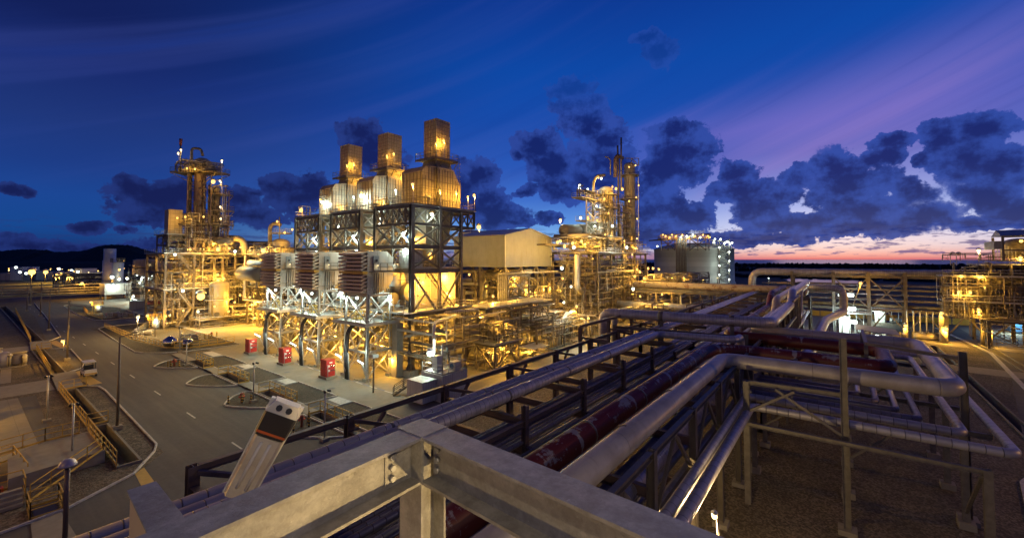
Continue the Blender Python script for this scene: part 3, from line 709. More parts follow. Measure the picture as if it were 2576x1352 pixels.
# bundle of small pipes on the middle deck
yy = 13.35; k = 0; rng = random.Random(3)
specs = [(.10,'jacket_d'),(.10,'jacket_d'),(.13,'jacket_d'),(.07,'pipe_d'),(.09,'pipe_s'),(.14,'jacket_d'),(.06,'pipe_s'),(.06,'pipe_s'),(.12,'pipe_d'),(.10,'pipe_s'),(.09,'pipe_s'),(.16,'jacket_d'),(.10,'pipe_s'),(.07,'pipe_d')]
names = ['banded dark', 'banded dark', 'thicker banded dark', 'thin dark', 'slim grey', 'thick banded dark', 'very thin grey', 'very thin grey', 'plain dark', 'plain grey', 'plain grey', 'thickest banded dark', 'plain grey', 'thin dark']
y = 14.6
for (r, mt) in [(.12,'jacket_d'),(.16,'pipe_d'),(.10,'jacket_d'),(.12,'jacket_d')] + specs:
    y -= r + .11
    z = 7.12 + r
    pipe('small pipe lying in the dark lower bundle between the silver bank and the red pipe', [(-1.5, y, z), (100, y, z)], r, mt, group='small pipes bundled low on the main rack', n=8)
    y -= r
    if abs(y - YM) < .35: y -= .5
y = 16.8
for k in range(14):
    r = rng.choice((.08, .11, .15, .2)); y -= r + .16
    pipe('pipe on the lowest level of the main rack, seen through the gaps above', [(-1.5, y, 4.92+r), (100, y, 4.92+r)], r, rng.choice(('pipe_d', 'jacket_d', 'pipe_s')), group='pipes on the lowest rack level', n=8); y -= r
# lower right bundle with nested expansion loops
def loop(label, y, z, r, mt, x0, x1, yo, n=14):
    pipe(label, [(-1.5, y, z), (x0, y, z), (x0, yo, z), (x1, yo, z), (x1, y, z), (100, y, z)], r, mt, group='pipes looping sideways low on the right of the rack', n=n, bend=max(.5, r*2.4))
loop('outermost ribbed pipe of the low side loop, with the sharp far right bend', 4.95, 6.05, .25, 'jacket', 33.2, 61.5, -7.0)
loop('second outermost ribbed pipe of the low side loop', 5.56, 6.05, .25, 'jacket', 35.4, 59.0, -5.45)
loop('smooth grey pipe of the low side loop, third from outside', 6.3, 5.6, .22, 'jacket_d', 38.4, 57.0, -3.9)
loop('dark pipe of the low side loop, fourth from outside', 7.1, 5.6, .22, 'pipe_d', 39.8, 55.6, -2.9)
loop('dark pipe of the low side loop, fifth from outside', 7.9, 5.6, .22, 'jacket_d', 41.2, 54.2, -1.9)
loop('dark pipe of the low side loop, sixth from outside', 8.7, 5.6, .20, 'pipe_d', 42.6, 52.8, -.9)
loop('innermost small dark pipe of the low side loop', 9.5, 5.6, .18, 'pipe_d', 44.0, 51.4, .1)
pipe('thick dark jacketed pipe under the white one, inside the right rack frame', [(-1.5, 7.0, 6.7), (40, 7.0, 6.7)], .42, 'jacket_d', n=18)
pipe('thick dark jacketed pipe on the lower level under the white one', [(-1.5, 5.9, 4.6), (40, 5.9, 4.6)], .38, 'jacket_d', n=18)
# outrigger frames that carry the loops
def outrigger(x, label, ytip=-7.0, zt=6.0, w=.32):
    t = thing('outrigger_frame', label, 'steel frame', 'side frames carrying the pipe loops')
    for y in (5.4 if x < 50 else 4.6, -.15, ytip+1.3):
        M().vbeam(x, y, .35, 5.75, w, .03, 'x').build('column', 'steel_g', t); M().cbox((x, y, .2), (.75, .75, .4)).build('footing', 'conc_p', t)
    M().ibeam((x, 5.6, 5.6), (x, ytip+.1, 5.6), .26, .32, .03).build('beam', 'steel_g', t)
    M().bar((x, -.3, 2.6), (x, -3.2, 5.4), .14).bar((x, 5.2, 3.2), (x, 2.6, 5.4), .14).each('brace', 'steel_g', t)
    return t
outrigger(37.2, 'side frame just behind the tall post, its feet on concrete blocks'); outrigger(42.8, 'side frame under the middle of the nested pipe loops')
outrigger(48.6, 'side frame near the far end of the nested pipe loops'); outrigger(57.5, 'farthest side frame under the outer pipe loop')
# tall posts and top steel around the loop
t = thing('loop_frame', 'tall steel post frame holding the white pipe loop above the gravel', 'steel frame')
M().vbeam(32.2, -.05, .3, 11.3, .36, .03, 'y').build('column', 'steel_g', t); M().cbox((32.2, -.05, .15), (.9, .9, .3)).build('footing', 'conc_p', t)
M().vbeam(38.0, -5.9, .3, 10.3, .36, .03, 'y').build('column', 'steel', t); M().cbox((38.0, -5.9, .15), (.9, .9, .3)).build('footing', 'conc_p', t)
M().vbeam(31.4, -5.6, .3, 5.6, .34, .03, 'x').build('column', 'steel_g', t); M().cbox((31.4, -5.6, .15), (.9, .9, .3)).build('footing', 'conc_p', t)
M().vbeam(31.6, 5.0, .3, 8.1, .34).build('column', 'steel_g', t)
M().ibeam((31.9, 5.0, 7.95), (32.3, .1, 7.95), .22, .28).ibeam((31.3, 4.9, 5.45), (31.4, -5.6, 5.45), .2, .24).ibeam((38, -5.7, 9.9), (40.4, -1.4, 9.9), .2, .22).ibeam((40.4, -1.4, 9.9), (47.5, -1.4, 9.9), .2, .22).each('beam', 'steel_g', t)
M().bar((31.8, 3.4, 7.8), (32.2, .1, 5.6), .15).bar((31.4, -5.4, 5.2), (36.5, -5.6, 1.2), .15).bar((31.5, 4.9, 6.2), (31.9, 2.4, 7.8), .15).each('brace', 'steel_g', t)
M().vbeam(40.4, -1.4, 7.0, 9.8, .24).vbeam(47.5, -1.4, 7.0, 9.8, .24).each('column', 'steel', t)
# small lamp under the rack on the right
t = thing('pole_lamp', 'small lit lamp on a short pole under the pipes above the gravel', 'lamp')
M().tube([(19.4, 4.2, 0), (19.4, 4.2, 5.3)], .05, 8).build('pole', 'steel', t); lamp(t, (19.5, 4.35, 5.35), 1500, WRM, .12)
# side frames behind: twin galvanised rail posts beyond the crossing pipe
for i, x in enumerate((50, 53.2, 56.4, 59.6, 62.8, 66, 70)):
    M().vbeam(x, 4.4, 0, 9.0 if x < 60 else 11.2, .22).bar((x, 4.4, 8.0), (x+1.2, 4.4, 8.9), .1).build('rail_post', 'steel_g', t2)
M().bar((50, 4.4, 9.0), (62.8, 4.4, 9.0), .2).bar((50, 4.4, 7.2), (70, 4.4, 7.2), .2).bar((59.6, 4.4, 11.1), (70, 4.4, 11.1), .2).each('rail', 'steel_g', t2)
# ================================================================ survey helper: a sighted direction cut with a known plane gives a world point
def at(px, py, x=None, y=None, z=None, d=None):
    a, b = math.cos(PITCH), math.sin(PITCH)
    fx, fy, fz = math.cos(AZ)*a, math.sin(AZ)*a, b
    rx, ry = math.sin(AZ), -math.cos(AZ); ux, uy, uz = ry*fz, -rx*fz, rx*fy - ry*fx
    CY = 652 - F*math.tan(PITCH); sx, sy = (px-1287.5)/F, -(py-CY)/F
    D = (fx+rx*sx+ux*sy, fy+ry*sx+uy*sy, fz+uz*sy)
    k = x/D[0] if x is not None else y/D[1] if y is not None else (z-EYE)/D[2] if z is not None else d
    return (D[0]*k, D[1]*k, EYE+D[2]*k)
# ================================================================ TURBINE ROW: three equal units along y
DY = 12.35
ORD = ['nearest', 'middle', 'farthest']
def xbrace(m, p, q, za, zb, w=.2):
    m.bar((p[0], p[1], za), (q[0], q[1], zb), w); m.bar((q[0], q[1], za), (p[0], p[1], zb), w)
def exhaust_tower():
    t = thing('braced_support_tower', 'nearest dark braced steel tower under a tall square stack, beside the gabled hall', 'steel tower', 'braced towers under the three stacks')
    xs, ys = (38.5, 43.7, 48.2), (47.1, 55.5)
    for x in xs:
        for y in ys:
            big = (x == 38.5)
            M().vbeam(x, y, .6 if big else .4, 23.7, .56 if big else .42, .05, 'y').build('column', 'steel', t)
            m = M(); m.cbox((x, y, .45), (1.5, 1.5, .9)) if big else m.cbox((x, y, .3), (1.0, 1.0, .6)); m.build('plinth', 'conc_p', t)
    m = M()
    for k in range(8):
        a = k*math.pi/4; m.bar((38.5+.55*math.cos(a), 47.1+.55*math.sin(a), .9), (38.5+.3*math.cos(a), 47.1+.3*math.sin(a), 1.7), .09)
    m.each('stiffener', 'steel', t)
    m = M()
    for z, h in ((23.5, .45), (21.05, .35), (17.8, .55), (14.4, .55), (8.3, .6)):
        for y in ys: m.ibeam((38.7, y, z), (51.2 if z > 20 else 48.2, y, z), .3, h, .04)
        for x in xs + ((51.2,) if z > 20 else ()): m.ibeam((x, 47.3, z), (x, 55.3, z), .3, h, .04)
    m.each('beam', 'steel', t)
    m = M()
    for y in ys:
        m.vbeam(51.2, y, 20.9, 23.6, .3)
        for a, b in ((38.5, 41.1), (41.1, 43.7), (43.7, 46), (46, 48.2), (48.2, 49.7), (49.7, 51.2)): xbrace(m, (a, y), (b, y), 21.2, 23.3, .17); m.vbeam(b, y, 21.1, 23.4, .2)
        for a, b in ((38.5, 43.7), (43.7, 48.2)):
            xbrace(m, (a, y), (b, y), 18.1, 20.9, .24); xbrace(m, (a, y), (b, y), 14.7, 17.5, .24)
        m.bar((38.6, y, 14.1), (43.2, y, 8.5), .26); m.bar((48.1, y, 14.1), (43.9, y, 8.5), .26)
        m.bar((38.6, y, 8.5), (41.2, y, 11.4), .22)
    m.each('brace', 'steel', t)
    m = M(); yy = [47.1 + 8.4*k/6 for k in range(7)]
    for a, b in zip(yy, yy[1:]): xbrace(m, (38.5, a), (38.5, b), 21.2, 23.3, .17); m.vbeam(38.5, b, 21.1, 23.4, .2)
    for x in (38.5, 48.2):
        xbrace(m, (x, 47.2), (x, 51.3), 18.1, 20.9, .24); xbrace(m, (x, 51.3), (x, 55.4), 18.1, 20.9, .24)
        m.vbeam(x, 51.3, 14.5, 21, .3)
    m.each('brace', 'steel', t)
    m = M()
    for a, b in ((55.6, 59.3),): xbrace(m, (43.7, a), (43.7, b), 21.2, 23.3, .18); xbrace(m, (43.7, a), (43.7, b), 18.1, 20.9, .2); m.ibeam((43.7, a, 23.5), (43.7, b, 23.5), .25, .4); m.ibeam((43.7, a, 21), (43.7, b, 21), .25, .35); m.ibeam((43.7, a, 17.9), (43.7, b, 17.9), .25, .35)
    m.each('brace', 'steel', t)
    M().box((38.2, 46.8, 23.74), (51.5, 55.8, 23.79)).box((43.5, 55.8, 23.74), (51.5, 59.3, 23.79)).build('top_deck', 'galv', t)
    M().rail([(38.3, 47.0, 23.8), (51.4, 46.9, 23.8), (51.4, 55.7, 23.8)], 1.1, .05).rail([(38.3, 47.0, 23.8), (38.3, 55.7, 23.8), (43.6, 55.7, 23.8), (43.6, 59.2, 23.8)], 1.1, .05).build('railing', 'steel', t)
    M().box((38.9, 47.4, 14.7), (48, 55.2, 14.76)).build('middle_deck', 'galv', t)
    M().rail([(38.8, 47.3, 14.76), (48.1, 47.3, 14.76), (48.1, 55.3, 14.76)], 1.1, .05).rail([(38.8, 47.3, 14.76), (38.8, 51, 14.76)], 1.1, .05).build('railing', 'galv', t)
    M().box((36.5, 46.2, 8.62), (50, 56.2, 8.68)).build('lower_deck', 'galv', t)
    M().rail([(38.9, 46.3, 8.68), (50, 46.3, 8.68)], 1.1, .05).rail([(36.6, 46.3, 8.68), (36.6, 49.2, 8.68)], 1.1, .05).build('railing', 'galv', t)
    M().stair((47.6, 47.9, 8.7), (42.0, 47.9, 14.6), .9).build('stair', 'steel', t)
    M().box((41.4, 49.6, 8.7), (49.5, 54.6, 13.9)).build('turbine_enclosure', 'wallp', t)
    M().box((41.28, 50.6, 10.3), (41.39, 51.2, 11.0)).build('enclosure_window', 'black', t)
    M().box((39.3, 48.4, 14.77), (41.6, 50.9, 17.3)).build('switch_cabin', 'sheet_w', t)
    m = M()
    for k in range(5): m.tube([(43.2+k*.5, 48.0, 15.2), (43.2+k*.5, 48.0, 23.4)], .09, 6)
    m.tube([(44.4, 47.6, 0.3), (44.4, 47.6, 8.4)], .2, 8); m.tube([(41.0, 47.6, .3), (41.0, 47.6, 7.5), (45, 48.5, 7.5)], .16, 8, .5)
    m.each('riser_pipe', 'pipe_y', t)
    for p, c, w_ in (((39.2, 49.3, 17.6), WHT, 520), ((38.0, 48.3, 19.6), WHT, 900), ((41.8, 46.7, 22.5), WHT, 420), ((43.0, 52.0, 19.2), SOD, 700), ((44.5, 50.0, 16.9), SOD, 550), ((47.2, 48.8, 13.4), SOD, 900), ((40.6, 47.9, 12.8), SOD, 900), ((48.9, 48.0, 12.0), SOD, 700), ((43.5, 50.5, 7.6), SOD, 1000), ((47.5, 53.0, 6.5), SOD, 900), ((40.0, 54.0, 6.5), SOD, 800)):
        lamp(t, p, w_*1.5, c, .15 if c is SOD else .22)
    return t
def exhaust_stack():
    t = thing('exhaust_stack', 'nearest and tallest-looking square exhaust stack on its boiler casing, lit yellow at the foot', 'chimney', 'square exhaust stacks on boiler casings')
    x0, x1, y0, y1 = 41.8, 49.9, 48.9, 53.6
    M().xzprism([(x0, 23.8), (x0, 29.2), (x0+.6, 30.0), (44.4, 30.3), (48.3, 30.3), (x1, 27.8), (x1, 23.8)][::-1], y0, y1).build('boiler_casing', 'clad', t)
    m = M()
    for k in range(15):
        x = x0+.1+k*.565; m.bar((x, y0-.04, 23.8), (x, y0-.04, 30.0 if 1 < k < 12 else 28.6), .055, .10)
    for k in range(6): y = y0+.35+k*.8; m.bar((x0-.06, y, 23.8), (x0-.06, y, 29.1), .12, .06)
    for z in (25.2, 26.6, 28.0): m.bar((x0, y0-.05, z), (x1, y0-.05, z), .1, .05); m.bar((x0-.05, y0, z), (x0-.05, y1, z), .1, .05)
    m.build('casing_ribs', 'steel', t)
    def sq(a, b, c, d, z): return [(a, c, z), (b, c, z), (b, d, z), (a, d, z)]
    sx0, sx1, sy0, sy1 = 45.5, 48.3, 49.9, 52.7
    M().loft(sq(45.1, 48.6, 49.5, 53.1, 30.2), sq(sx0-.1, sx1+.1, sy0-.1, sy1+.1, 31.6)).build('neck', 'clad', t)
    M().box((sx0, sy0, 31.6), (sx1, sy1, 38.2)).build('shaft', 'clad_stack', t)
    m = M()
    for k in range(6):
        x = sx0+k*(sx1-sx0)/5; m.box((x-.03, sy0-.08, 31.7), (x+.03, sy0, 38.25)); m.box((x-.03, sy1, 31.7), (x+.03, sy1+.09, 38.25))
        y = sy0+k*(sy1-sy0)/5; m.box((sx0-.09, y-.05, 31.7), (sx0, y+.05, 38.25)); m.box((sx1, y-.05, 31.7), (sx1+.09, y+.05, 38.25))
    for k in range(12):
        z = 32.0+k*.56; m.box((sx0-.07, sy0-.07, z), (sx1+.07, sy0, z+.06)); m.box((sx0-.07, sy0, z), (sx0, sy1+.07, z+.06))
    m.build('shaft_ribs', 'clad_stack', t)
    m = M(); 
    for a in ((44.5, 48.9, 49.3, 49.85), (44.5, 52.75, 49.3, 53.7), (44.5, 49.86, 45.45, 52.74), (48.35, 49.86, 49.3, 52.74)): m.box((a[0], a[1], 31.75), (a[2], a[3], 31.8))
    m.bar((44.5, 48.9, 31.7), (49.3, 48.9, 31.7), .12, .22).bar((44.5, 48.9, 31.7), (44.5, 53.7, 31.7), .12, .22).bar((49.3, 48.9, 31.7), (49.3, 53.7, 31.7), .12, .22)
    for x in (44.7, 46, 47.8, 49.1): m.bar((x, 48.9, 31.6), (x, 49.6, 30.6), .1)
    m.build('platform', 'steel', t)
    M().rail([(44.5, 48.9, 31.8), (49.3, 48.9, 31.8), (49.3, 53.7, 31.8), (44.5, 53.7, 31.8)], 1.1, .05, 1.2, True).build('railing', 'steel', t)
    m = M().ladder(50.1, 49.4, 23.8, 32.6, 0, .5)
    for k in range(10): m.bar((50.1, 49.4, 25.5+k*.7), (50.7, 49.65, 25.5+k*.7), .04); m.bar((50.7, 49.65, 25.5+k*.7), (50.1, 49.9, 25.5+k*.7), .04)
    m.build('ladder', 'steel', t)
    M().tube([(44.6, 48.6, 23.8), (44.6, 48.6, 29.8), (44.9, 49.4, 30.6)], .2, 10, .4).build('drain_pipe', 'steel', t)
    M().tube([(45.2, 48.6, 23.8), (45.2, 48.6, 26)], .13, 8).tube([(43.0, 48.5, 23.8), (43.0, 48.5, 25.4), (42, 48.5, 25.4)], .1, 8).each('vent_pipe', 'galv', t)
    M().loft(sq(42.8, 48.8, 49.2, 53.2, 23.7), sq(43.4, 47.8, 49.8, 53.0, 18.4)).tube([(45.6, 51.3, 18.5), (45.6, 51.3, 14.1)], 1.7, 20).build('exhaust_duct', 'vessel', t)
    return t
def filter_house():
    t = thing('air_filter_house', 'nearest tan louvred air filter house, largest of the three in view', 'filter house', 'louvred air filter houses in a row')
    M().box((33.05, 49.4, 11.4), (35.0, 54.8, 17.15)).build('wall_box', 'wallp', t)
    for zb, zt in ((14.45, 17.0), (11.55, 14.0)):
        m = M(); n = 5; h = (zt-zb)/n
        for k in range(n):
            z = zb + k*h
            a = [(32.1, 49.4, z+.06), (32.1, 49.4, z+.32), (33.04, 49.4, z+h+.10), (33.04, 49.4, z+h-.02)]
            b = [(p[0], 54.8, p[2]) for p in a]; m.loft(a, b)
            for y in (49.41, 51.0, 52.8, 54.79): m.bar((32.13, y, z+.12), (33.04, y, z+.02), .03, .1)
        for y in (51.0, 52.8): m.bar((32.09, y, zb+.1), (32.09, y, zt), .04)
        m.build('louvre_bank', 'louvre', t)
    M().box((32.3, 49.3, 14.08), (33.04, 54.9, 14.4)).build('ledge', 'yellow', t)
    M().xzprism([(35.0, 12.0), (36.3, 12.0), (37.3, 13.2), (37.3, 16.2), (36.3, 17.1), (35.0, 17.1)][::-1], 49.6, 54.6).build('inlet_duct', 'wallp', t)
    M().tube([(37.3, 52.1, 14.7), (39.6, 52.1, 14.5), (40.2, 52.1, 10.8)], 1.25, 18, 1.4).build('inlet_elbow', 'wallp', t)
    d = M().box((33.9, 49.28, 14.5), (34.75, 49.38, 16.5)).build('door', 'sheet', t); M().box((34.2, 49.22, 15.7), (34.5, 49.27, 16.0)).build('window', 'black', d)
    M().box((33.2, 48.3, 14.30), (37.6, 49.26, 14.38)).build('platform', 'steel', t)
    M().rail([(33.3, 48.35, 14.4), (37.5, 48.35, 14.4), (37.5, 49.2, 14.4)], 1.1, .05, 1.).build('railing', 'steel', t)
    m = M()
    for k in range(5): m.tube([(34.0+k*.35, 49.2, 11.4), (34.0+k*.35, 49.2, 14.2)], .06, 6)
    m.each('conduit', 'steel', t)
    lamp(t, (34.4, 49.0, 15.2), 12, WRM, .06)
    M().tube([(40.8, 49.9, 11.2), (40.8, 53.9, 11.2)], 1.35, 18).tube([(38.2, 50.6, 10.4), (38.2, 53.2, 10.4)], .9, 14).each('silencer', 'steel', t)
    return t
def filter_frame():
    t = thing('filter_support_frame', 'nearest grey braced frame with walkways below a louvred filter house, its lamps white', 'steel frame', 'braced frames under the filter houses')
    xs, ys = (33.3, 36.9), (49.6, 54.7)
    for x in xs:
        for y in ys: M().vbeam(x, y, .3, 11.4, .3, .035).build('column', 'galv', t); M().cbox((x, y, .2), (.9, .9, .4)).build('footing', 'conc_p', t)
    m = M()
    for z in (11.2, 7.3, 3.7):
        for y in ys: m.ibeam((33.3, y, z), (36.9, y, z), .22, .3)
        for x in xs: m.ibeam((x, 49.6, z), (x, 54.7, z), .22, .3)
    m.each('beam', 'galv', t)
    m = M()
    for y in ys:
        for a, b in ((.4, 3.5), (3.9, 7.1), (7.5, 11.0)): xbrace(m, (33.3, y), (36.9, y), a, b, .13)
    for x in xs:
        for a, b in ((.4, 7.1), (7.5, 11.0)): xbrace(m, (x, 49.6), (x, 54.7), a, b, .13)
    m.each('brace', 'galv', t)
    m = M().box((32.2, 48.4, 7.50), (38.4, 56.4, 7.56)); m.bar((32.2, 48.4, 7.4), (38.4, 48.4, 7.4), .1, .22).bar((32.2, 48.4, 7.4), (32.2, 56.4, 7.4), .1, .22); m.build('walkway_deck', 'galv', t)
    M().rail([(38.3, 48.5, 7.56), (32.3, 48.5, 7.56), (32.3, 56.3, 7.56), (36.5, 56.3, 7.56)], 1.1, .05, 1.1).build('railing', 'galv', t)
    M().box((33.4, 48.9, 3.86), (37.6, 49.5, 3.92)).rail([(33.4, 48.9, 3.92), (37.6, 48.9, 3.92)], 1.1, .05, 1.).build('catwalk', 'galv', t)
    M().rail([(34.2, 53.6, 7.57), (35.4, 53.6, 7.57), (35.4, 54.8, 7.57), (34.2, 54.8, 7.57)], 1.1, .06, .8, True).ladder(36.2, 49.0, 3.9, 8.9, .5).build('ladder_cage', 'yellow', t)
    M().rail([(36.4, 50.4, 7.57), (37.6, 50.4, 7.57), (37.6, 51.6, 7.57)], 1.1, .06, .7).build('gate', 'yellow', t)
    M().tube([(34.6, 51.6, .3), (34.6, 51.6, 5.2), (36.4, 51.6, 6.4)], .35, 12, .8).tube([(38.0, 49.4, .3), (38.0, 49.4, 6.0), (38.0, 50.6, 7.0), (38.0, 50.6, 10.6)], .17, 10, .5).tube([(38.6, 49.6, .3), (38.6, 49.6, 6.4), (38.6, 51.6, 6.4)], .15, 10, .5).each('pipe', 'pipe_y', t)
    for (x, y, z, w_) in ((36.6, 49.4, 10.9, 850), (33.9, 53.0, 10.7, 850), (33.8, 56.0, 10.6, 500)): lamp(t, (x, y, z), w_, WHT, .2)
    for c in (at(851.5, 891.5, x=30.9), at(907, 908, x=30.9)):
        M().bar((c[0]+.3, c[1]+.1, c[2]-.3), (c[0]+1.7, c[1]+.5, .05), .07).build('lamp_pole', 'galv', t)
        tubelight(t, (c[0]-.45, c[1]-.05, c[2]+.3), (c[0]+.45, c[1]+.15, c[2]-.3), 260)
    lamp(t, (36.4, 48.9, 2.5), 700, SOD, .2); lamp(t, (37.6, 52.5, 4.5), 900, SOD, .2); lamp(t, (35.2, 53.4, 6.2), 620, SOD, .16)
    return t
def cable_riser():
    t = thing('cable_riser', 'black curved cable duct riser nearest to the viewer, beside a red cabinet', 'cable duct', 'black cable risers beside the red cabinets')
    for k in range(3):
        y = 52.35+k*.3; P = [(32.3, y, .02), (32.1, y, 3.6), (32.35, y, 6.2), (32.9, y, 7.0), (34.2, y, 7.15)]
        M().tube(P, .125, 6, .7).build('cable_tray', 'black', t)
    M().bar((32.32, 52.15, .02), (32.12, 52.15, 3.6), .3, .05).bar((32.32, 53.15, .02), (32.12, 53.15, 3.6), .3, .05).each('side_channel', 'galv', t)
    M().box((32.7, 50.3, .01), (33.9, 50.45, .16)).box((32.7, 50.3, .01), (32.85, 51.6, .16)).box((33.75, 50.3, .01), (33.9, 51.2, .16)).each('curb', 'conc_p', t)
    return t
def red_cabinet():
    t = thing('fire_cabinet', 'nearest and largest bright red fire cabinet on a concrete plinth', 'cabinet', 'red fire cabinets on the apron')
    M().box((30.35, 54.35, .01), (31.95, 56.35, .32)).build('plinth', 'conc_p', t)
    M().box((30.5, 54.6, .33), (31.7, 56.15, 2.42)).box((30.46, 54.56, 2.425), (31.74, 56.19, 2.5)).build('body', 'red', t)
    for z in (1.0, 1.6):
        M().box((30.7, 54.52, z), (30.95, 54.59, z+.25)).build('control_box', 'white', t)
        m = M(); 
        for k in range(2): m.lathe((31.15+k*.3, 54.5, z+.02), [(.05, 0), (.09, .08), (.05, .2)], 8)
        m.tube([(30.95, 54.5, z+.1), (31.65, 54.5, z+.1)], .035, 6); m.build('valve', 'chrome', t)
    M().tube([(30.62, 54.48, .3), (30.62, 54.48, 1.95)], .04, 6).tube([(31.8, 54.48, .3), (31.8, 54.48, 1.9), (31.8, 54.9, 1.9)], .04, 6).each('riser', 'galv', t)
    for y in (54.75, 55.42):
        d = M().box((30.46, y, .45), (30.497, y+.62, 2.3)).build('door', 'red', t); M().box((30.43, y+.52, 1.2), (30.459, y+.57, 1.5)).build('handle', 'black', d)
    M().box((30.9, 54.575, 2.05), (31.3, 54.598, 2.25)).build('name_plate', 'white', t)
    return t
UL = dict(
 exhaust_tower=['middle dark braced steel tower, between the other two stack towers', 'farthest dark braced steel tower, at the left end of the stack row'],
 exhaust_stack=['middle square exhaust stack with a bright yellow lamp on its boiler casing', 'farthest and lowest-looking square exhaust stack, leftmost of the three'],
 filter_house=['middle tan louvred air filter house of the three', 'farthest tan louvred air filter house, leftmost of the three'],
 filter_frame=['middle grey braced frame under the second louvred filter house', 'farthest grey braced frame, under the leftmost louvred filter house'],
 cable_riser=['black curved cable duct riser in the middle of the three, by the second red cabinet', 'farthest black curved cable duct riser, by the leftmost red cabinet'],
 red_cabinet=['middle bright red fire cabinet of the three on the apron', 'farthest and smallest-looking red fire cabinet, leftmost on the apron'])
units = {}
for fn in (exhaust_tower, exhaust_stack, filter_house, filter_frame, cable_riser, red_cabinet):
    u = fn(); units[fn.__name__] = [u]
    for k, lab in enumerate(UL[fn.__name__]): units[fn.__name__].append(dup(u, (0, DY*(k+1), 0), lab))
for k, (st, side) in enumerate(zip(units['exhaust_stack'], (0, 1, 1))):
    oy = DY*k
    def L(x, y, z, w_, c, r=.2, post=None):
        h = lamp(st, (x, y, z), w_, c, r, post)
    if k == 0:
        L(38.4, 46.9, 26.4, 1500, SOD, .2, 2.6); L(51.0, 46.9, 26.4, 1100, SOD, .2, 2.6); L(46.2, 49.0, 34.6, 420, SOD, .16, 2.8); L(44.6, 49.0, 33.8, 220, SOD, .14, 2.0); L(43.6, 47.0, 26.2, 500, SOD, .15, 2.4); L(47.0, 47.0, 26.4, 520, SOD, .15, 2.4); L(49.8, 47.2, 26.0, 350, SOD, .12, 2.2)  # railing-corner floodlights are added to wash the casing with even light
    else:
        L(38.4, 46.9, 26.4, 1300, SOD, .16, 2.6); L(44.2, 46.0, 27.5, 700, WHT, .14, 2.6); L(46.0, 49.0, 34.4, 330 if k == 2 else 60, SOD, .16, 2.6); L(49.0, 47.6, 31.4, 1700, SOD, .4); L(41.0, 51.0, 26.6, 900, WHT, .26); L(43.4, 48.2, 25.8, 260, SOD, .13, 2.0); L(44.6, 49.0, 33.8, 150, SOD, .12, 2.0)  # the railing-corner floodlight is likewise added to brighten the casing
# light mast and scaffold at the back-left corner of the row
t = thing('light_mast', 'short light mast with a lit yellow lamp at the left end of the stack towers', 'light mast')
m = M()
for p in ((40, 81.2), (41.5, 81.2), (40, 82.5), (41.5, 82.5)): m.bar((p[0], p[1], 14), (p[0], p[1], 26.2), .12)
for z in (23.8, 25, 26.2): m.bar((40, 81.2, z), (41.5, 81.2, z), .08); m.bar((40, 81.2, z), (40, 82.5, z), .08)
m.build('mast', 'steel', t); lamp(t, (39.2, 80.0, 25.2), 600, SOD, .3)
# ================================================================ GABLED HALL on stilts
t = thing('gabled_hall', 'plain beige gabled hall raised on steel legs, beside the stack towers', 'hall')
gx0, gx1, gy0, gy1, gz0, ge, gr = 68.4, 86.2, 54.3, 69, 14.4, 21.0, 22.75
M().xzprism([(gx0, gz0), (gx1, gz0), (gx1, ge), ((gx0+gx1)/2, gr), (gx0, ge)], gy0, gy1).build('walls', 'sheet', t)
xm = (gx0+gx1)/2
M().xzprism([(gx0-.35, ge-.05), (gx0-.35, ge+.08), (xm, gr+.16), (gx1+.35, ge+.08), (gx1+.35, ge-.05), (xm, gr+.03)], gy0-.3, gy1+.3).build('roof', 'roofm', t)
M().box((gx0-.06, gy0-.06, gz0-.05), (gx0+.12, gy0-.003, ge-.05)).box((gx1-.12, gy0-.06, gz0-.05), (gx1+.06, gy0-.003, ge-.05)).each('corner_trim', 'sheet_w', t)
for x in (gx0+.4, 74.3, 80.3, gx1-.4):
    for y in (gy0+.3, 61.5, gy1-.4):
        M().vbeam(x, y, .3, gz0, .5, .05, 'y').build('leg', 'steel', t)
m = M()
for y in (gy0+.3, 61.5):
    for a, b in ((68.8, 74.3), (74.3, 80.3), (80.3, 85.8)):
        m.bar((a, y, gz0), (b, y, 10.2), .2); m.bar((b, y, gz0), (a, y, 10.2), .2); m.ibeam((a, y, 9.8), (b, y, 9.8), .25, .4); m.ibeam((a, y, 5.2), (b, y, 5.2), .3, .6)
        m.bar((a, y, .6), ((a+b)/2, y, 4.9), .22); m.bar((b, y, .6), ((a+b)/2, y, 4.9), .22)
for x in (68.8, 85.8): m.ibeam((x, gy0+.3, 9.8), (x, gy1-.4, 9.8), .25, .4); m.bar((x, gy0+.3, gz0), (x, 61.5, 9.8), .2); m.bar((x, 61.5, gz0), (x, gy0+.3, 9.8), .2)
m.each('brace', 'steel', t)
M().box((68.9, 54.8, 5.55), (85.6, 68.5, 5.62)).build('deck', 'galv', t); M().rail([(68.8, 68, 5.6), (68.8, 54.7, 5.6), (85.7, 54.7, 5.6)], 1.1, .06).build('railing', 'yellow', t)
for x in (72, 76, 80):
    M().tube([(x, 57.5, 5.6), (x, 57.5, 12.4), (x, 66, 12.4)], .75, 14, 1.6).build('duct', 'vessel', t)
for p, w_ in (((70.5, 53.6, 12.8), 1400), ((74, 57, 11.5), 1800), ((79, 55.5, 8.7), 1600), ((84.6, 53.8, 9.4), 1600), ((72, 60, 4.4), 1500), ((79, 58, 4.4), 1500), ((84, 56, 3.6), 1200)): lamp(t, p, w_*1.2, SOD, .2)
t = thing('roof_lamp', 'bright yellow lamp on a bracket at the left eave of the gabled hall', 'lamp'); lamp(t, at(1204, 571, d=72), 400, SOD, .35, 1.5)
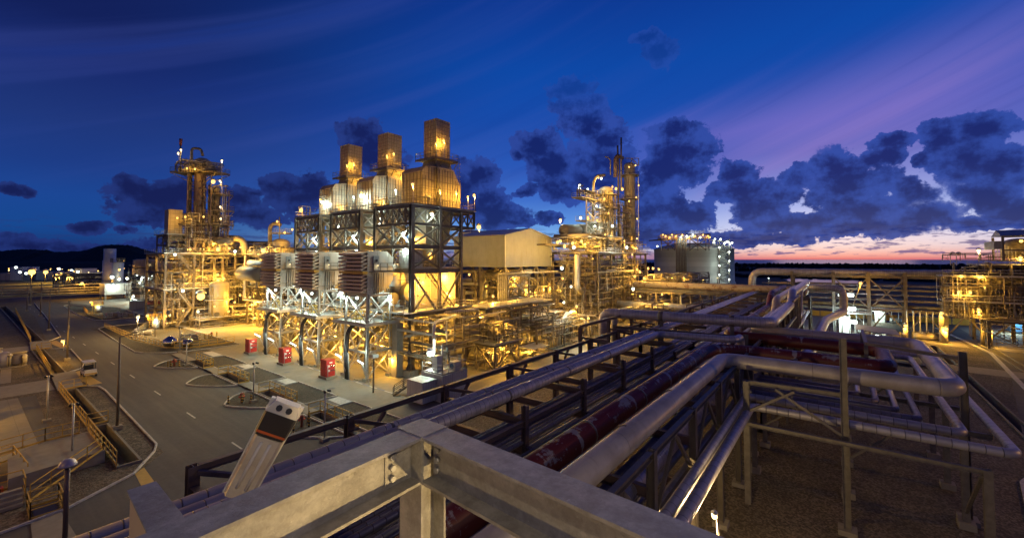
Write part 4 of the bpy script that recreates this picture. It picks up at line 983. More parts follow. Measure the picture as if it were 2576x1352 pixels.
for k, (x, y) in enumerate(((78, 72.5), (84, 73), (90, 72), (94, 66))):
    m = M().box((x-2.6, y-2.2, 21.2), (x+2.6, y+2.2, 22.6)).loft([(x-2.6, y-2.2, 22.6), (x+2.6, y-2.2, 22.6), (x+2.6, y+2.2, 22.6), (x-2.6, y+2.2, 22.6)], [(x-.9, y-.9, 23.3), (x+.9, y-.9, 23.3), (x+.9, y+.9, 23.3), (x-.9, y+.9, 23.3)])
    tag(m.build('fan_housing', 'roofm'), 'pale cooler fan housing whose top shows over the gabled hall roof', 'fan housing', 'fan housings behind the gabled hall')
# ================================================================ generic plant pieces
YP = 'pipe_y'
def module(name, label, cat, xs, ys, zs, mt='steel', group=None, cw=.35, brace=True, deck=(), rails=(), z0=0.2, seed=1, bw=.3):
    t = thing(name, label, cat, group); rg = random.Random(seed)
    for x in xs:
        for y in ys: M().vbeam(x, y, z0, zs[-1], cw, .04, 'y').build('column', mt, t)
    for z in zs:
        for y in ys: M().ibeam((xs[0], y, z-.2), (xs[-1], y, z-.2), bw, bw*1.2, .04).build('beam', mt, t)
        for x in xs: M().ibeam((x, ys[0]+cw/2, z-.2), (x, ys[-1]-cw/2, z-.2), bw, bw*1.1, .04).build('beam', mt, t)
    if brace:
        m = M(); zz = [z0] + list(zs)
        for a, b in zip(zz, zz[1:]):
            for y in (ys[0], ys[-1]):
                k = rg.randrange(len(xs)-1); x0, x1 = xs[k], xs[k+1]
                if rg.random() < .5: m.bar((x0, y, a), ((x0+x1)/2, y, b-.3), .2).bar((x1, y, a), ((x0+x1)/2, y, b-.3), .2)
                else: m.bar((x0, y, a), (x1, y, b-.3), .2).bar((x1, y, a), (x0, y, b-.3), .2)
            if len(ys) > 1: m.bar((xs[0], ys[0], a), (xs[0], ys[1], b-.3), .18)
        for a, b in zip(zz, zz[1:]):
            for x0, x1 in zip(xs, xs[1:]):
                if rg.random() < .55: m.bar(((x0+x1)/2, ys[0]-.02, a), ((x0+x1)/2, ys[0]-.02, b-.3), .16)
                if rg.random() < .5: m.bar((x0, ys[0]-.03, a+(b-a)*.55), (x1, ys[0]-.03, a+(b-a)*.55), .14)
                if rg.random() < .35: m.bar((x0, ys[0]+.05, a), (x1, ys[0]+.05, b-.3), .14)
        m.each('brace', mt, t)
    for z in deck: M().box((xs[0]-.6, ys[0]-.6, z), (xs[-1]+.6, ys[-1]+.6, z+.05)).build('deck', 'galv', t)
    for z in rails: M().rail([(xs[0]-.5, ys[-1]+.5, z+.05), (xs[0]-.5, ys[0]-.5, z+.05), (xs[-1]+.5, ys[0]-.5, z+.05), (xs[-1]+.5, ys[-1]+.5, z+.05)], 1.1, .055, 1.6).build('railing', 'galv', t)
    return t
def jumble(n, bb, rr, mts, label, group, seed, cat='pipe', vert=.35, name='process_pipe'):
    """n separately routed pipes inside a box, each an object"""
    rg = random.Random(seed); (x0, x1), (y0, y1), (z0, z1) = bb
    for k in range(n):
        r = rg.uniform(*rr); p = [rg.uniform(x0, x1), rg.uniform(y0, y1), rg.uniform(z0, z1)]; P = [tuple(p)]
        ax = rg.choice((0, 0, 1, 2)) if rg.random() > vert else 2
        for q in range(rg.choice((1, 1, 2, 3))):
            lo, hi = bb[ax]; v = rg.uniform(lo, hi)
            if abs(v - p[ax]) < (hi-lo)*.25: v = hi if p[ax] < (lo+hi)/2 else lo
            p = list(p); p[ax] = v; P.append(tuple(p)); ax = rg.choice([a for a in (0, 1, 2) if a != ax])
        o = tag(M().tube(P, r, 8, r*2.2, seg=3).build(name, rg.choice(mts)), label, cat, group)
        if rg.random() < .35:
            a, b = Vector(P[0]), Vector(P[1]); c = (a+b)/2; d = (b-a).normalized()*.08
            M().tube([c-d, c+d], r*1.6, 8).build('flange', 'galv', o)
def skid(label, x, y, w, d, h, seed, group=None, mt=YP, z=0.02, name='valve_skid', cat='pipe skid', drum=True):
    t = thing(name, label, cat, group, (x, y, z)); rg = random.Random(seed)
    M().box((0, 0, 0), (w, d, .18)).build('base', 'conc_p', t)
    n = max(3, int(w/.9))
    for k in range(n):
        xx = (k+.5)*w/n + rg.uniform(-.15, .15); hh = h*rg.uniform(.5, 1); r = rg.uniform(.06, .14)
        p = M().tube([(xx, d*.15, .18), (xx, d*.15, hh), (xx, d*.8, hh), (xx, d*.8, .18)], r, 7, r*2.5, seg=2).build('pipe', mt, t)
        v = M().lathe((xx, d*rg.uniform(.3, .6), hh-r), [(r*1.1, -.1), (r*2, 0), (r*2, r*1.6), (r, r*2), (.03, r*2.2), (.03, r*4), (r*1.9, r*4.1), (r*1.9, r*4.4)], 8).build('valve', rg.choice(('galv', 'galv', YP, 'red')) if rg.random() < .3 else 'galv', p)
    for zz in (h*.4, h*.75): M().tube([(0, d*.5, zz), (w, d*.5, zz)], rg.uniform(.08, .16), 8).build('header_pipe', mt, t)
    if drum: M().lathe((w*.75, d*.5, .2), [(.1, 0), (d*.28, .1), (d*.3, .3), (d*.3, h*.5), (d*.2, h*.6), (.05, h*.64)], 12).build('pot', 'vessel', t)
    return t
def vessel(name, label, c, r, z0, z1, mt='vessel', plats=(), cat='vessel', group=None, cap=True, pipes=2, seed=3):
    t = thing(name, label, cat, group); rg = random.Random(seed)
    M().lathe((c[0], c[1], 0), [(r, z0), (r, z1), (r*.93, z1+r*.22), (r*.7, z1+r*.42), (r*.35, z1+r*.54), (.05, z1+r*.58)], 24).build('shell', mt, t)
    for z, q in plats:
        n = 12; m = M(); ri, ro = r+.02, r+q
        for k in range(n):
            a, b = 2*math.pi*k/n, 2*math.pi*(k+1)/n; i = len(m.v)
            for zz in (z-.12, z):
                for rr_, th in ((ri, a), (ro, a), (ro, b), (ri, b)): m.v.append((c[0]+rr_*math.cos(th), c[1]+rr_*math.sin(th), zz))
            for f in ((0,1,2,3),(7,6,5,4),(0,4,5,1),(1,5,6,2),(2,6,7,3),(3,7,4,0)): m.quad([i+j for j in f])
        m.build('ring_platform', 'steel', t)
        M().rail([(c[0]+(ro-.05)*math.cos(2*math.pi*k/n), c[1]+(ro-.05)*math.sin(2*math.pi*k/n), z) for k in range(n)], 1.1, .05, 1.2, True).build('railing', 'galv', t)
    for k in range(pipes):
        a = rg.uniform(-2.8, .2); q = r+.3; x, y = c[0]+q*math.cos(a), c[1]+q*math.sin(a)
        M().tube([(x, y, z0), (x, y, z1*rg.uniform(.8, 1.0))], rg.uniform(.08, .2), 8).build('side_pipe', YP, t)
    return t
def drum(label, p, q, r, mt='vessel', group=None, cat='drum'):
    t = thing('horizontal_drum', label, cat, group); a, b = Vector(p), Vector(q); d = (b-a).normalized()
    m = M(); P = [a-d*r*.5, a-d*r*.35, a-d*r*.12, a, b, b+d*r*.12, b+d*r*.35, b+d*r*.5]; RR = [.05, .6, .9, 1, 1, .9, .6, .05]
    i0 = 0; n = 18; s_ = d.cross(Vector((0,0,1))).normalized(); u_ = s_.cross(d)
    for pp, k in zip(P, RR):
        for j in range(n): th = 2*math.pi*j/n; m.v.append(tuple(pp + s_*math.cos(th)*r*k + u_*math.sin(th)*r*k))
    for k in range(len(P)-1):
        for j in range(n): m.quad([k*n+j, k*n+(j+1) % n, (k+1)*n+(j+1) % n, (k+1)*n+j], None, True)
    m.build('shell', mt, t)
    for f in (.2, .8): c = a+(b-a)*f; M().box((c.x-.2, c.y-.2, c.z-r-1.2), (c.x+.2, c.y+.2, c.z-r*.8)).build('saddle', 'conc_p', t)
    return t
def lamps(t, pts, c=SOD, w_=700, r=.17, post=None):
    for p in pts: lamp(t, p, 1.25*w_*(.6+.8*random.random()), c, r, post)
JY = ['pipe_y', 'pipe_y', 'vessel', 'galv', 'steel']
# ================================================================ LEFT PROCESS MODULE and tall column
zs = [4.6, 9.0, 13.2, 17.4]
tE = module('process_module', 'large lit multi-storey steel process module under the tall left column', 'process module', [29.5, 35, 41, 47, 53, 59], [123.5, 131, 139], zs, 'steel', None, .4, True, (9.0, 17.4), (9.0, 17.4), seed=4)
tE2 = module('upper_frame', 'smaller upper steel frame on the left end of the left process module', 'steel frame', [30.2, 34.2, 38.5], [124.5, 129, 134], [19.6, 21.9], 'steel', None, .25, True, (21.9,), (21.9,), z0=17.5, seed=8)
jumble(56, ((29.8, 58.5), (123.7, 138), (.6, 16.8)), (.09, .32), JY, 'pipe threaded through the lit left process module', 'pipes inside the left process module', 11)
jumble(26, ((31, 58), (124, 134), (17.6, 21.0)), (.08, .3), JY, 'bright yellow-lit pipe on the top deck of the left process module', 'pipes on the top deck of the left module', 12)
jumble(40, ((34, 62), (118, 123), (.2, 4.0)), (.08, .22), JY, 'low pipe at the foot of the left process module', 'pipes at the foot of the left module', 13, vert=.5)
m = M(); z = 0
for k in range(4): a = (31.6, 123.0, .3+k*4.2); b = (34.2, 123.0, .3+(k+1)*4.2); (a, b) = (a, b) if k % 2 == 0 else ((b[0], b[1], a[2]), (a[0], a[1], b[2])); m.stair(a, b, .9, (0, -1, 0))
m.each('stair_flight', 'steel', tE)
tw = thing('process_column', 'tall process column cluster with a platform head and red-tipped vent, highest thing at left', 'process column')
X0, Y0 = 36.2, 124.8
M().lathe((X0, Y0, 0), [(1.25, 17.5), (1.25, 37.2), (.9, 38)], 20).build('column_shell', 'steel_dk', tw)
M().lathe((X0+2.9, Y0-2.2, 0), [(.75, 17.5), (.75, 33.5), (.5, 34)], 16).build('column_shell', 'steel', tw)
M().lathe((X0-1.5, Y0+2.4, 0), [(.55, 17.5), (.55, 37.2), (.4, 37.4)], 12).build('column_shell', 'steel', tw)
m = M()
for dx, dy, r, a, b in ((1.6, -1.2, .28, 17.5, 34.5), (.3, -1.8, .22, 17.5, 36), (4.6, -2.8, .16, 20, 34), (-1.2, -1.0, .2, 17.5, 30), (3.9, -1.2, .2, 24, 33)): m.tube([(X0+dx, Y0+dy, a), (X0+dx, Y0+dy, b)], r, 8)
m.tube([(X0+1.9, Y0-2.4, 24), (X0+1.9, Y0-2.4, 34.2), (X0+4.4, Y0-4.6, 34.2)], .2, 8, .8); m.tube([(X0+2.2, Y0-1.9, 17.5), (X0+2.2, Y0-1.9, 27.6), (X0+3.4, Y0-2.6, 26.2), (X0+3.4, Y0-2.6, 20)], .25, 8, .5)
m.each('riser_pipe', 'steel', tw)
def plat(t, x, y, hx, hy, z, mt='steel', h=1.1, ang=0):
    m = M(); c, s = math.cos(ang), math.sin(ang); P = [(x+a*c-b*s, y+a*s+b*c) for a, b in ((-hx, -hy), (hx, -hy), (hx, hy), (-hx, hy))]
    m.prism(P, z-.18, z); m.build('platform', mt, t); M().rail([(p[0], p[1], z) for p in P], h, .06, 1.3, True).build('railing', mt, t)
    m = M()
    for p in P: m.bar((p[0], p[1], z-.2), (x+(p[0]-x)*.25, y+(p[1]-y)*.25, z-2.6), .14)
    m.each('bracket', mt, t)
m = M()
for dx, dy in ((-2.2, 1.2), (1.2, -3.6), (2.4, 1.0), (4.8, -4.4)): m.bar((X0+dx, Y0+dy, 17.5), (X0+dx, Y0+dy, 37.0 if dx < 2 else 33), .2)
for k in range(6):
    z = 18+k*3.1; m.bar((X0-2.2, Y0+1.2, z), (X0+1.2, Y0-3.6, z+3.1), .14).bar((X0+1.2, Y0-3.6, z), (X0-2.2, Y0+1.2, z+3.1), .14).bar((X0-2.2, Y0+1.2, z), (X0+1.2, Y0-3.6, z), .16)
    if z < 30: m.bar((X0+1.2, Y0-3.6, z), (X0+4.8, Y0-4.4, z+3.1), .13).bar((X0+4.8, Y0-4.4, z), (X0+1.2, Y0-3.6, z+3.1), .13)
m.each('lattice_bar', 'steel_dk', tw)
VA = R(-55)
plat(tw, X0, Y0, 5.9, 2.2, 37.3, ang=VA); plat(tw, X0+.6, Y0, 6.4, 2.4, 24.6, ang=VA); plat(tw, X0+3.4, Y0-3.6, 1.9, 1.5, 32.0, ang=VA); plat(tw, X0+3.4, Y0-3.8, 2.2, 1.5, 28.0, ang=VA); plat(tw, X0+3.4, Y0-3.8, 1.9, 1.5, 20.9, ang=VA)
M().lathe((X0+.3, Y0-.4, 37.4), [(2.0, 0), (2.1, .5), (2.0, 2.2), (1.6, 3.0), (.9, 3.5), (.1, 3.7)], 20).build('head_vessel', 'vessel', tw)
m = M(); m.tube([at(442, 430, d=104), at(442, 412, d=104), at(452, 402, d=104), at(470, 404, d=104)], .18, 8, .8); m.tube([at(482, 428, d=104), at(482, 372, d=104), at(506, 374, d=104), at(510, 392, d=104)], .3, 8, .9)
for k in range(9): p = at(450+k*7, 432, d=103); m.tube([p, (p[0], p[1], p[2]+random.uniform(1.0, 2.6))], .1, 6)
m.each('head_pipe', YP, tw)
M().tube([at(454, 432, d=104), at(454, 366, d=104)], .16, 8).build('vent_pipe', 'steel', tw); M().tube([at(454, 366, d=104), at(455, 349, d=104)], .26, 8, r2=.36).build('vent_tip', 'brick_rd', tw)
M().bar(at(557, 375+25, d=102), at(560, 545, d=102), .12).ladder(*at(563, 530, d=101)[:2], 24.6, 32).build('ladder', 'galv', tw)
M().loft([(30.6, 126.8, 20.4), (33.4, 126.8, 20.4), (33.4, 130, 20.4), (30.6, 130, 20.4)], [(30.6, 126.8, 28), (33.4, 126.8, 28), (33.4, 130, 28), (30.6, 130, 28)]).build('cold_box', 'clad', tw)
lamps(tw, [at(536, 457, d=102)], SOD, 420, .42); lamps(tw, [at(558, 404, d=102), at(455, 377, d=103), at(448, 386, d=103), at(553, 455, d=102), at(554, 520, d=102), at(555, 550, d=102)], WRM, 130, .2, 1.5)
lamps(tw, [at(446, 548, d=101), at(466, 545, d=101), at(512, 545, d=100), at(490, 425, d=101), at(470, 423, d=101)], SOD, 190, .19)
lamps(tE, [at(476, 627, d=103), at(548, 627, d=102), at(443, 593, d=104)], SOD, 1700, .40); lamps(tE, [at(p, q, d=104) for p, q in ((512, 626), (577, 625), (605, 622), (420, 640), (536, 612), (590, 640))], SOD, 900, .2)
lamps(tE, [at(591, 632, d=96), at(440, 640, d=96), at(460, 731, d=96)], WHT, 700, .26)
lamps(tE, [at(505, 745, d=97)], SOD, 1500, .8)
lamps(tE, [at(p, q, d=106 if q < 770 else 98) for p, q in ((427, 793), (461, 781), (440, 724), (563, 700), (590, 760), (604, 742), (642, 762), (628, 747), (575, 783), (520, 700), (655, 735), (618, 768), (548, 690), (500, 680), (470, 690), (540, 770))], SOD, 1150, .21)
lamps(tE, [at(p, q, d=96) for p, q in ((498, 783),)], WHT, 500, .2)
vessel('vertical_vessel', 'stout dome-topped vertical vessel with a round manhole at the foot of the left module', (39.6, 121.2), 2.0, .3, 9.8, 'vessel', ((6.2, 1.0),), seed=2)
M().tube([at(545, 790, d=100), at(545, 790, d=99.2)], .55, 12).build('manhole', 'black', bpy.data.objects['vertical_vessel'])
drum('long bright horizontal drum on the deck between the left module and the filter houses', at(612, 686, d=98), at(655, 690, d=92), 1.7)
drum('upper silver horizontal drum just above the long bright one', at(628, 661, d=99), at(668, 662, d=95), .7, 'vessel_g')
tF = module('process_module', 'lit steel process module behind the filter houses, left of the stack towers', 'process module', [44, 49.5, 55], [104, 110, 116], [5, 9.5, 13.6, 17.2], 'steel', None, .4, True, (9.5, 13.6), (13.6, 17.2), seed=9)
jumble(46, ((43, 56), (103.5, 115), (.5, 17)), (.09, .3), JY, 'pipe inside the lit module behind the filter houses', 'pipes behind the filter houses', 21)
lamps(tF, [at(662, 630, d=97)], SOD, 1800, .5); lamps(tF, [at(p, q, d=99) for p, q in ((655, 655), (640, 760), (668, 700), (645, 700), (742, 560+60), (690, 628), (725, 640), (640, 800), (655, 790))], SOD, 1000, .2)
tv = vessel('round_top_vessel', 'round-topped vessel with a railed ring, between the left column and the stack towers', at(706, 600, d=108), 2.2, 14.2, 20.0, 'vessel', ((19.0, 1.1), (22.6, .4)), seed=5)
M().loft(*[[(tv.children[0].data.vertices[0].co.x-2.2+dx, tv.children[0].data.vertices[0].co.y+dy, z) for dx, dy in ((-2.4, -2.4), (2.4, -2.4), (2.4, 2.4), (-2.4, 2.4))] for z in (.2, 18.8)]).build('brick_base', 'clad_stack', tv)
M().tube([at(679, 640, d=106), at(679, 570, d=106), at(690, 560, d=106), at(706, 566, d=106)], .45, 10, 1.2).tube([at(703, 600, d=105), at(703, 545, d=105)], .12, 6).each('overhead_pipe', YP, tv)
lamps(tv, [at(697, 557, d=104), at(735, 577, d=104), at(716, 585, d=104)], SOD, 260, .22)
pipe('tall hook-shaped pipe rising over the deck between the left column and the round-topped vessel', [at(575, 598, d=108), at(612, 600, d=108), at(617, 640, d=108)], .75, 'vessel', bend=2.2)
drum('rust-lit long cooler drum on the right shoulder of the left process module', at(545, 605, d=104), at(578, 606, d=102), .9, 'vessel')
for k, (px, py) in enumerate(((470, 812), (500, 815), (585, 812), (605, 808), (625, 805))): g_ = at(px, py, z=0.02); skid('lit pump and valve skid standing before the left process module', g_[0], g_[1], 4.2, 2.2, 3.0, 40+k, 'pump skids before the left module')
# ================================================================ PIPEWORK UNDER AND BESIDE THE STACK TOWERS
tG = module('cross_pipe_rack', 'lit low pipe rack running from the stack towers to the gabled hall legs', 'pipe rack', [50.5, 56.5, 62.5, 68], [43.6, 48], [5.4, 8.4], 'steel', None, .4, True, (8.4,), (8.4,), seed=3)
for k in range(9): pipe('pipe lying along the low lit rack between stack tower and hall', [(44, 43.9+k*.46, 5.5+.12), (75, 43.9+k*.46, 5.62)], .08+.03*(k % 3), 'pipe_y', group='pipes on the low lit rack', n=7)
tH = module('cross_pipe_rack', 'low steel pipe rack behind the stack towers running toward the left module', 'pipe rack', [52.5, 56], [58, 66, 74, 82, 90], [5.4, 8.6], 'steel', None, .35, True, (), (), seed=5)
jumble(70, ((37, 66), (41, 60), (.3, 8.0)), (.07, .22), JY, 'thin pipe in the lit maze under the stack towers', 'pipes in the maze by the stack towers', 31, vert=.45)
jumble(50, ((40, 60), (60, 98), (.3, 12)), (.09, .3), JY, 'pipe in the yellow-lit space behind the filter house frames', 'pipes behind the filter house frames', 32)
jumble(56, ((68, 92), (56, 78), (.5, 13.5)), (.12, .5), JY, 'pipe in the lit space under and behind the gabled hall', 'pipes under the gabled hall', 33)
jumble(40, ((56, 84), (40, 47), (.3, 4.6)), (.07, .25), JY, 'low pipe on the lit apron before the gabled hall', 'low pipes before the gabled hall', 34, vert=.5)
drum('big yellow-lit horizontal pipe bend vessel under the cross rack', (40.2, 42.9, 3.3), (44.4, 43.6, 3.3), .85, 'vessel')
for k, (a, b) in enumerate((((37.3, 48.5), 'tall square concrete pillar by the nearest red cabinet frame'), ((48.9, 48.9), 'tall square concrete pillar right of the nearest stack tower foot'), ((46.5, 45.2), 'squat lit concrete pillar under the pipe bends'))):
    m = M().box((a[0]-.55, a[1]-.55, .02), (a[0]+.55, a[1]+.55, 7.3 if k < 2 else 5.6)); tag(m.build('concrete_pillar', 'conc_p'), b, 'pillar')
# looping light pipes in front of the hall
pipe('pale lit pipe with a swan-neck bend above the small platform', [(42, 44.8, 6.2), (47.0, 42.6, 6.2), (47.6, 42.2, 6.2), (48.4, 42.0, 7.6), (50.4, 41.4, 7.6), (50.6, 41.3, 4.6)], .32, 'vessel', bend=.9)
pipe('pale lit pipe doubling back beside the small platform', [(41, 45.4, 5.3), (47.4, 42.6, 5.3), (48.5, 43.0, 4.4), (42, 46.2, 4.0)], .34, 'vessel', bend=.8)
pipe('long pale lit pipe stepping up toward the right process module', [(62, 43.0, 3.9), (68.4, 41.4, 3.9), (71.0, 41.6, 5.6), (74.5, 41.6, 5.6)], .38, 'vessel', bend=1.0)
pipe('slightly tilted banded pipe above the pale swan-neck bends', [(41.5, 48.8, 7.9), (50.0, 45.0, 8.2)], .3, 'jacket_s')
for k in range(5): pipe('slim vertical riser of five standing side by side before the gabled hall', [(62.8+k*.36, 51.5-k*.2, 5.6), (62.8+k*.36, 51.5-k*.2, 13.2)], .11, 'galv', group='five slim risers before the hall', n=8)
t = module('riser_frame', 'slender braced riser frame standing before the gabled hall', 'steel frame', [64.5, 71.5], [50.5, 53], [8.6, 13.0], 'steel', None, .3, True, (), ())
pipe('bright horizontal pipe on top of the slender riser frame', [(62.6, 51.2, 13.3), (84, 51.2, 13.3)], .16, 'vessel_g')
# small platform with equipment
t = module('equipment_platform', 'small railed platform with bright pipework on braced legs, nearest the dark rack', 'platform', [46.4, 51.8], [38.6, 42.2], [4.0], 'steel', None, .24, True, (4.0,), (4.0,), seed=2)
M().bar((51.8, 38.8, 4), (51.8, 38.8, 7.0), .2).bar((51.8, 42, 4), (51.8, 42, 7.0), .2).bar((48.6, 38.8, 4), (48.6, 38.8, 7.0), .2).bar((48.6, 38.8, 7), (51.8, 38.8, 7), .2).bar((51.8, 38.8, 7), (51.8, 42, 7), .2).each('upper_post', 'steel', t)
vessel('filter_pot', 'squat bright filter pot on the small railed platform', (48.0, 40.2), .7, 4.1, 5.6, 'vessel', pipes=1); vessel('filter_pot', 'tall pale filter pot under the small railed platform', (48.4, 39.9), .6, .3, 3.4, 'vessel_g', pipes=2)
jumble(16, ((46.6, 51.6), (38.8, 42), (4.2, 6.8)), (.06, .14), JY, 'short pipe on the small railed platform', 'pipes on the small railed platform', 35, vert=.5)
jumble(14, ((46.6, 52.6), (38.8, 42), (.3, 3.2)), (.06, .14), JY, 'short pipe under the small railed platform', 'pipes under the small railed platform', 36, vert=.5)
lamps(t, [(46.2, 39.6, 2.9), (51.2, 39.6, 2.4), (49.0, 39.0, 6.6)], SOD, 420, .15)
t = thing('shed_table', 'flat-topped pale open steel shelter on the apron beyond the small platform', 'shelter'); M().box((55.2, 38.2, 1.9), (60.0, 41.2, 2.0)).build('top', 'sheet_w', t)
for x in (55.3, 59.9):
    for y in (38.3, 41.1): M().bar((x, y, .02), (x, y, 1.9), .1).build('leg', 'steel', t)
skid('long valve skid on the lit apron behind the shelter', 63.8, 41.0, 6.5, 2.4, 2.4, 61); skid('square valve skid beside the hall legs', 60, 52, 5, 3, 3.2, 62); skid('pump skid in front of the far hall leg', 74, 46, 6, 3, 2.6, 63); skid('small pump skid under the low lit rack', 54, 44, 4, 2.2, 2.6, 64)
t = tG
lamps(t, [at(p, q, d=e) for p, q, e in ((1065, 712, 62), (1080, 770, 66), (1090, 830, 60), (1160, 745, 72), (1180, 690, 74), (1130, 735, 68), (1205, 790, 78), (1330, 862, 74), (1240, 745, 76), (1450, 770, 84), (1415, 700, 82), (1480, 800, 84), (1260, 860, 62))], SOD, 1300, .19)
lamps(t, [at(p, q, d=e) for p, q, e in ((1436, 720, 88), (1436, 783, 80), (1468, 850, 74), (1418, 760, 84))], WHT, 420, .2)
# ================================================================ white cabin with roof plant beside the dark rack
t = thing('corrugated_cabin', 'white corrugated cabin with railed roof and a blazing white lamp, behind the dark rack beam', 'cabin')
M().box((33.4, 35.4, .02), (37.4, 39.0, 3.0)).build('body', 'sheet_w', t); M().box((31.2, 36.2, .3), (33.3, 38.8, 2.6)).build('annex', 'sheet_w', t)
M().rail([(33.5, 38.9, 3.02), (33.5, 35.5, 3.02), (37.3, 35.5, 3.02), (37.3, 38.9, 3.02)], 1.1, .05, .9).build('railing', 'galv', t)
M().box((35.8, 35.9, 3.02), (36.9, 36.8, 4.0)).build('air_unit', 'white', t); M().tube([(35.78, 36.35, 3.5), (35.72, 36.35, 3.5)], .33, 14).build('fan', 'blue', t)
M().tube([(34.8, 38.4, 3.0), (34.8, 38.4, 7.6), (35.4, 39.0, 8.4), (42, 42, 8.4)], .17, 10, .6).tube([(35.4, 37.6, 3.0), (35.4, 37.6, 6.0)], .12, 8).each('stack_pipe', 'galv', t); M().box((34.2, 37.2, 3.02), (35.0, 38.0, 4.8)).build('duct_box', 'white', t)
M().bar((36.4, 37.2, 3.0), (36.1, 37.6, 5.8), .1).build('pole', 'black', t)
for k, q in enumerate(((31.9, 42.6), (33.3, 40.7))): pass
M().stair((31.6, 41.8, .05), (33.2, 40.2, 1.5), .9, (.7, .7, 0)).build('stair', 'steel', t); M().box((33.0, 39.1, 1.4), (34.4, 40.6, 1.46)).build('landing', 'galv', t)
lamp(t, at(1081, 888, d=50.2), 600, WHT, .34); M().tube([(34.4, 37.9, 5.0), (34.4, 37.9, 6.6)], .09, 8).build('tube_light', 'b_wht', t)
# lighting mast standing in front of the nearest frame
t = thing('mast', 'slim dark mast with a fitting head standing on the dashed blue line', 'mast'); M().tube([(31.0, 44.8, 0), (31.0, 44.8, 4.4)], .1, 8).build('pole', 'steel', t); M().box((30.6, 44.4, 4.2), (31.4, 45.2, 4.6)).build('head', 'galv', t)
# ================================================================ RIGHT PROCESS MODULE (beyond the gabled hall)
XD = [72, 76.8, 83, 89.6, 96.8, 104, 112, 120]; YD = [44, 50, 56]
tD = module('process_module', 'large open steel process module with two lit towers, right of the gabled hall', 'process module', XD[3:], YD, [4.5, 8.5, 11.8, 14.6, 17.6], 'steel', None, .45, True, (17.6,), (17.6,), seed=14)
tD2 = module('stair_module', 'narrow braced stair module squeezed between gabled hall and the right process module', 'stair module', [88.0, 91.5], [57.5, 60.5], [4.5, 9, 13.4, 17.6], 'steel', None, .3, True, (17.6,), (17.6,), seed=15)
for k in range(4):
    a, b = (86.5, 52.9, .3+k*4.3), (90.8, 52.9, .3+(k+1)*4.3)
    if k % 2: a, b = (b[0], b[1], a[2]), (a[0], a[1], b[2])
    M().stair(a, b, .9, (0, -1, 0)).build('stair_flight', 'galv', tD2)
rg = random.Random(77)
for k in range(34):
    z = rg.choice((4.7, 8.7, 12.0, 14.8)) + rg.uniform(.1, .9); y = rg.uniform(44.4, 55.5); r = rg.uniform(.1, .42)
    pipe('long horizontal pipe crossing the dim storeys of the right process module', [(rg.uniform(88, 92), y, z), (rg.uniform(112, 121), y, z)], r, rg.choice(('pipe_y', 'vessel', 'pipe_d', 'jacket_d')), group='long pipes in the storeys of the right module', n=9)
pipe('tall J-shaped hanging pipe in the left end of the right process module', [at(1452, 640, y=44.6), at(1452, 722, y=44.6), at(1462, 735, y=46.5), at(1462, 735, y=52)], .6, 'vessel', bend=1.5)
for k, (a, b) in enumerate(((1418, 1452), (1455, 1480), (1484, 1532))):
    drum(('leftmost', 'middle', 'rightmost')[k] + ' of three dark round-ended drums on the top deck of the right module', at(a, 579, y=53), at(b, 579+k, y=53), (1.5, 1.7, 2.2)[k], 'vessel', 'three drums on the right module deck')
M().box((80, 52, 19.2), (98, 60, 19.5)).rail([(80, 52, 19.5), (98, 52, 19.5)], 1.1, .06).build('upper_deck', 'steel', tD)
jumble(40, ((86, 121), (44.4, 54), (17.9, 21.6)), (.1, .4), JY, 'bright yellow-lit pipe on the top deck of the right process module', 'pipes on the top deck of the right module', 51, vert=.5)
jumble(36, ((89, 121), (43.6, 52), (.4, 16)), (.08, .25), JY, 'pipe threaded through the right process module', 'pipes inside the right process module', 52)
def wcol(px, y): p = at(px, 632, y=y); return (p[0], p[1])
c1, c2 = wcol(1525, 49.5), wcol(1585, 48.5)
v1 = vessel('process_column', 'stout lit process column with two railed rings, left one of the right-hand pair', c1, 1.85, 17.6, 34.6, 'vessel', ((29.6, 1.3), (33.2, 1.3), (21.5, 1.2)), cat='process column', seed=7, pipes=3)
v2 = vessel('process_column', 'slender tall process column with frame and thin pipes at its top, right one of the pair', c2, 1.6, 17.6, 43.6, 'vessel', ((40.6, 1.2), (33.6, 1.1), (28.0, 1.1), (23.0, 1.1)), cat='process column', seed=9, pipes=3)
def PD(px, py, d): return at(px, py, d=d)
M().tube([PD(1555, 600, 118), PD(1555, 430, 118), PD(1553, 366, 118)], .26, 8).tube([PD(1562, 480, 117), PD(1562, 346, 117)], .24, 8).each('tall_pipe', 'steel', v2)
M().tube([PD(1547, 445, 117), PD(1547, 400, 117), PD(1552, 391, 117), PD(1566, 397, 119)], .5, 12, 1.2).build('elbow_pipe', 'steel_dk', v2)
M().tube([PD(1535, 440, 117), PD(1535, 402, 117), PD(1530, 396, 117), PD(1521, 394, 117)], .16, 8, .8).build('hook_pipe', 'steel', v2)
m = M(); 
for a, b in (((1572, 398), (1606, 398)), ((1606, 398), (1606, 416)), ((1588, 398), (1588, 416)), ((1572, 416), (1606, 416)), ((1588, 398), (1606, 416))): m.bar(PD(*a, 118), PD(*b, 118), .16)
m.each('head_frame', 'steel', v2)
M().bar(PD(1605, 440, 118), PD(1606, 640, 118), .12).ladder(*c2, 17.8, 17.9).build('ladder', 'galv', v2)
M().tube([PD(1490, 640, 112), PD(1492, 460, 112), PD(1500, 442, 112), PD(1520, 440, 115)], .36, 12, 1.6).build('overhead_pipe', 'pipe_y', v1)
pl = thing('wing_frame', 'cantilevered braced wing frame hanging left of the right-hand process columns', 'steel frame')
